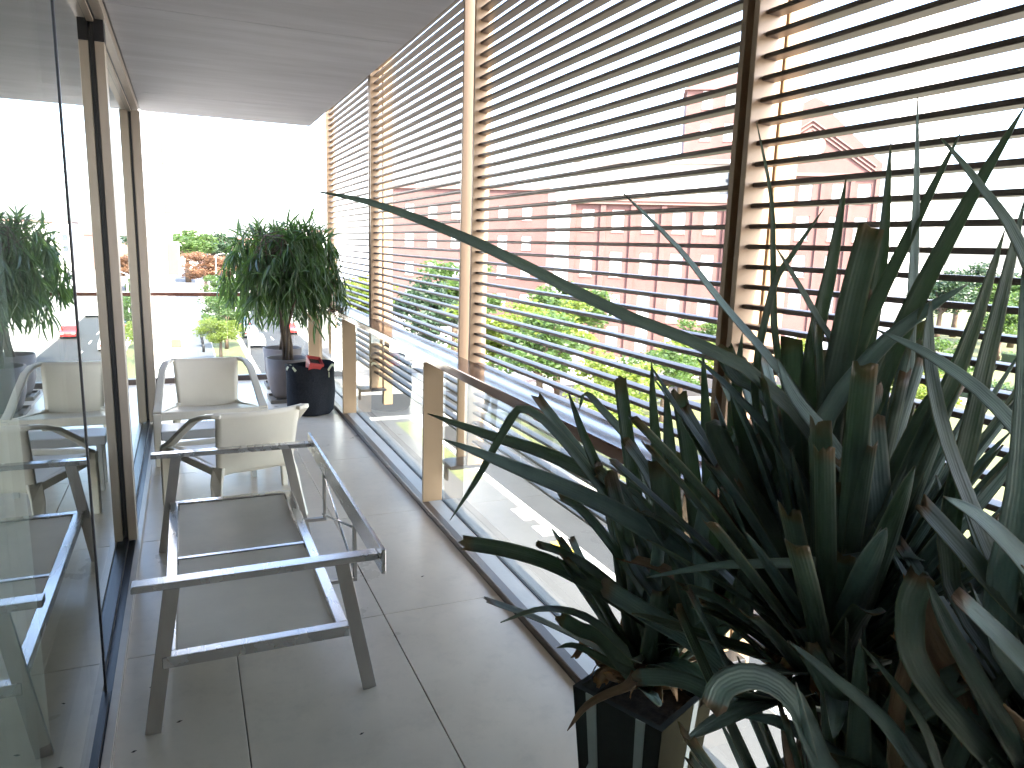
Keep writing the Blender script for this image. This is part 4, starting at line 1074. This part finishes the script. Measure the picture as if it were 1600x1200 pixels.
# stair tower behind
tw_ = block(104, 4.0, 'brick tower with a sloping roof rising behind the warehouse, left of the gable', 'brick_tower')
wins = [(2.0+3*k, 3.3+3*k, z, z+2.2) for k in range(2) for z in (22, 27, 31)]
wg = wall_grid(0, 9, 0, 33.5, wins); wg.add([(0, .3, 0), (9, .3, 0), (9, .3, 33.5), (0, .3, 33.5)], [(0, 1, 2, 3)]); wg.add([(0, 0, 0), (0, 9, 0), (0, 9, 33.5), (0, 0, 33.5)], [(0, 3, 2, 1)]); wg.add([(9, 0, 0), (9, 9, 0), (9, 9, 33.5), (9, 0, 33.5)], [(0, 1, 2, 3)])
local(wg, 'wall', 'brick', tw_); windows(tw_, wins)
local(MB().add([(-.4, -.4, 33.3), (9.4, -.4, 33.3), (9.4, 9.4, 33.3), (-.4, 9.4, 33.3), (3, 3, 36.2), (6, 3, 36.2), (6, 6, 36.2), (3, 6, 36.2)], [(0, 1, 5, 4), (1, 2, 6, 5), (2, 3, 7, 6), (3, 0, 4, 7), (4, 5, 6, 7), (3, 2, 1, 0)]), 'roof', 'brick', tw_)
# farther brick wing to the left
fw_ = block(128, -48.0, 'distant pale red brick block beyond the trees, through the screen past the bright gap', 'brick_building')
wins = [(1.5+4.2*k, 3.1+4.2*k, z, z+2.4) for k in range(7) for z in (2, 7, 12, 17)]
wg = wall_grid(0, 31, 0, 22.5, wins); wg.add([(0, .3, 0), (31, .3, 0), (31, .3, 22.5), (0, .3, 22.5)], [(0, 1, 2, 3)]); wg.add([(31, 0, 0), (31, 12, 0), (31, 12, 22.5), (31, 0, 22.5)], [(0, 1, 2, 3)])
wg.add([(0, 0, 22.5), (31, 0, 22.5), (31, 12, 22.5), (0, 12, 22.5)], [(0, 1, 2, 3)])
local(wg, 'wall', 'brick', fw_); windows(fw_, wins)
local(MB().box(-.3, -.4, 22.0, 31.3, -.003, 22.7), 'cornice', 'trim', fw_)
# white tower
wt = block(300, 86, 'slim white tower block with small dark windows on the skyline, right of the gable', 'tower_block')
wins = [(3+4.2*k+0.0, 4.3+4.2*k, 12+4.6*q, 14.2+4.6*q) for k in range(4) for q in range(18)]
wg = wall_grid(0, 20, 0, 98, wins, 0.4); wg.add([(0, .4, 0), (20, .4, 0), (20, .4, 98), (0, .4, 98)], [(0, 1, 2, 3)]); wg.add([(0, 0, 98), (20, 0, 98), (20, 15, 98), (0, 15, 98)], [(0, 1, 2, 3)]); wg.add([(0, 0, 0), (0, 15, 0), (0, 15, 98), (0, 0, 98)], [(0, 3, 2, 1)])
local(wg, 'wall', 'render', wt)
pm = mesh('window', [(0, 0, 0), (1.3, 0, 0), (1.3, 0, 2.2), (0, 0, 2.2)], [(0, 1, 2, 3)], 'wpane')
for (a, b, c, d) in wins: link('window', pm, wt, (a, .3, c))

# ================================================================= white block along the left of the street
wb = thing('apartment_block', (-1.0, 30, GZ), 'white apartment block with stacked balcony boxes beyond the end railing', 'building')
wbm = MB().box(-9, 30, GZ, -0.62, 52, 14); wbm.build('wall', 'render', wb)
for (x0, x1, z0, z1) in ((-0.60, -0.30, 4.07, 5.45), (-0.58, -0.27, 2.35, 2.75), (-0.56, -0.17, 0.15, 1.35), (-0.60, -0.22, -2.55, -2.2), (-0.58, -0.20, -5.6, -4.6)):
    b_ = MB().box(-0.6195, 30.2, z0, x1, 33.0, z1).build('balcony', 'render', wb)
    MB().box(x0, 30.15, z0+.02, x1-.03, 30.199, z1-.02).build('end_panel', 'bronze_far', b_)
for z in (-9.5, -6.4, -3.3, -.2, 2.9, 6.0, 9.1):
    for x in (-7.6, -4.6, -2.4):
        w_ = MB().box(x, 29.93, z, x+1.2, 29.998, z+1.7).build('window', 'wframe', wb)
        MB().box(x+.08, 29.91, z+.08, x+1.12, 29.929, z+1.62).build('pane', 'dpane', w_)
# low street buildings far away
for i, (x, y, w, d, h, m_) in enumerate(((-22, 260, 20, 20, 13, 'render'), (18, 300, 26, 20, 12, 'trim'), (48, 320, 22, 20, 16, 'render'), (-6, 420, 60, 20, 15, 'render'))):
    t = thing('street_building', (x, y, GZ), ['pale low building left of the far street', 'buff low building right of the far street', 'pale taller building right of the far street', 'pale building closing the end of the far street'][i], 'building')
    MB().box(x-w/2, y, GZ, x+w/2, y+d, GZ+h).build('wall', m_, t)
    MB().box(x-w/2-.4, y-.4, GZ+h+.002, x+w/2+.4, y+d+.4, GZ+h+.6).build('roof', 'trim', t)
    for q in range(3):
        for k in range(int(w/4)):
            MB().box(x-w/2+1.4+4*k, y-.06, GZ+1.6+4*q, x-w/2+3.2+4*k, y-.002, GZ+3.8+4*q).build('window', 'dpane', t)

# ================================================================= cars, lamps
def car(x, y, rz, m_, label, van=False):
    t = thing('car', (x, y, GZ+.004), label, 'car', 'cars on the street', 0)
    prof = [(-2.15, .32), (-2.2, .62), (-2.1, .92), (-1.45, .98), (-1.0, 1.40), (.55, 1.42), (1.15, 1.0), (2.0, .86), (2.2, .6), (2.15, .32)]
    if van: prof = [(-2.2, .35), (-2.25, .8), (-2.2, 1.75), (-1.9, 1.85), (1.0, 1.85), (1.55, 1.15), (2.15, .98), (2.25, .6), (2.2, .35)]
    def loft(pr, hw, taper):
        vs = []; k = len(pr)
        for s in (-1, 1):
            for (a, z) in pr: vs.append((s*(hw-(taper if z > 1.0 else 0)), a, z))
        fs = [tuple(range(k)), tuple(range(2*k-1, k-1, -1))]
        for i in range(k): fs.append((i, i+k, (i+1) % k+k, (i+1) % k))
        return MB().add(vs, fs)
    local(loft(prof, .86, .13), 'body', m_, t)
    gz = [(-1.36, 1.02), (-.98, 1.36), (.52, 1.38), (1.05, 1.02)] if not van else [(.2, 1.12), (.2, 1.75), (1.0, 1.78), (1.42, 1.15)]
    gl = loft(gz, .875, .13); local(gl, 'side_windows', 'car_glass', t)
    for xx in (-.8, .8):
        for yy in (-1.35, 1.35):
            local(MB().tube([(xx-.11, yy, .32), (xx+.11, yy, .32)], .32, 14), 'wheel', 'tyre', t)
    for xx in (-.6, .6):
        local(MB().box(xx-.18, 2.12, .62, xx+.18, 2.215, .76), 'headlight', 'wframe', t)
        local(MB().box(xx-.18, -2.215, .62, xx+.18, -2.12, .78), 'tail_light', 'car_r', t)
    t.rotation_euler = (0, 0, rz)
for a in ((7.4, 92, 0, 'car_w', 'white car nearest on the far street beyond the end railing'), (7.4, 101, 0, 'car_g', 'grey car parked behind the white one on the far street'),
          (7.4, 112, 0, 'car_b', 'blue car parked on the far street'), (12.6, 104, pi, 'car_r', 'red car on the far side of the street beyond the railing'),
          (12.6, 130, pi, 'car_w', 'white car on the far side of the far street'), (7.4, 150, 0, 'car_r', 'red car farther up the far street'),
          (7.4, 162, 0, 'car_w', 'white car farther up the far street'), (7.4, 175, 0, 'car_g', 'grey car farthest up the far street'),
          (26, 55.5, pi/2, 'car_g', 'grey car on the cross street below the trees')): car(*a)
def lamp(x, y, h, label):
    t = thing('street_lamp', (x, y, GZ), label, 'street lamp', 'street lamps along the far street')
    MB().tube([(x, y, GZ), (x, y, GZ+h*.5), (x, y, GZ+h)], [.12, .09, .06], 10).build('pole', 'pole', t, True)
    MB().tube([(x, y, GZ+h-.1), (x+.8, y, GZ+h+.25), (x+1.6, y, GZ+h+.3)], [.05, .045, .04], 8).build('arm', 'pole', t, True)
    MB().box(x+1.4, y-.16, GZ+h+.2, x+2.2, y+.16, GZ+h+.36, .04).build('lamp_head', 'pole', t)
    MB().box(x-.22, y-.22, GZ+.001, x+.22, y+.22, GZ+.4, .03).build('base', 'pole', t)
lamp(5.7, 100, 8.0, 'white street lamp nearest beyond the end railing')
lamp(5.7, 80, 7.5, 'white street lamp pole beside the ficus, beyond the end railing')
lamp(5.0, 140, 9.5, 'white street lamp farther along the median')
for k in range(5):
    y = 88+4*k; x = 1.5
    t = tag(MB().lathe([(0, 0), (.14, 0), (.14, .75), (.10, .82), (0, .86)], (x, y, GZ+.009), 12).build('bollard', 'dark', origin=(x, y, GZ+.009), smooth=True),
            ['nearest', 'second nearest', 'middle', 'second farthest', 'farthest'][k]+' of five dark bollards on the median beyond the end railing', 'bollard', 'bollards along the median')
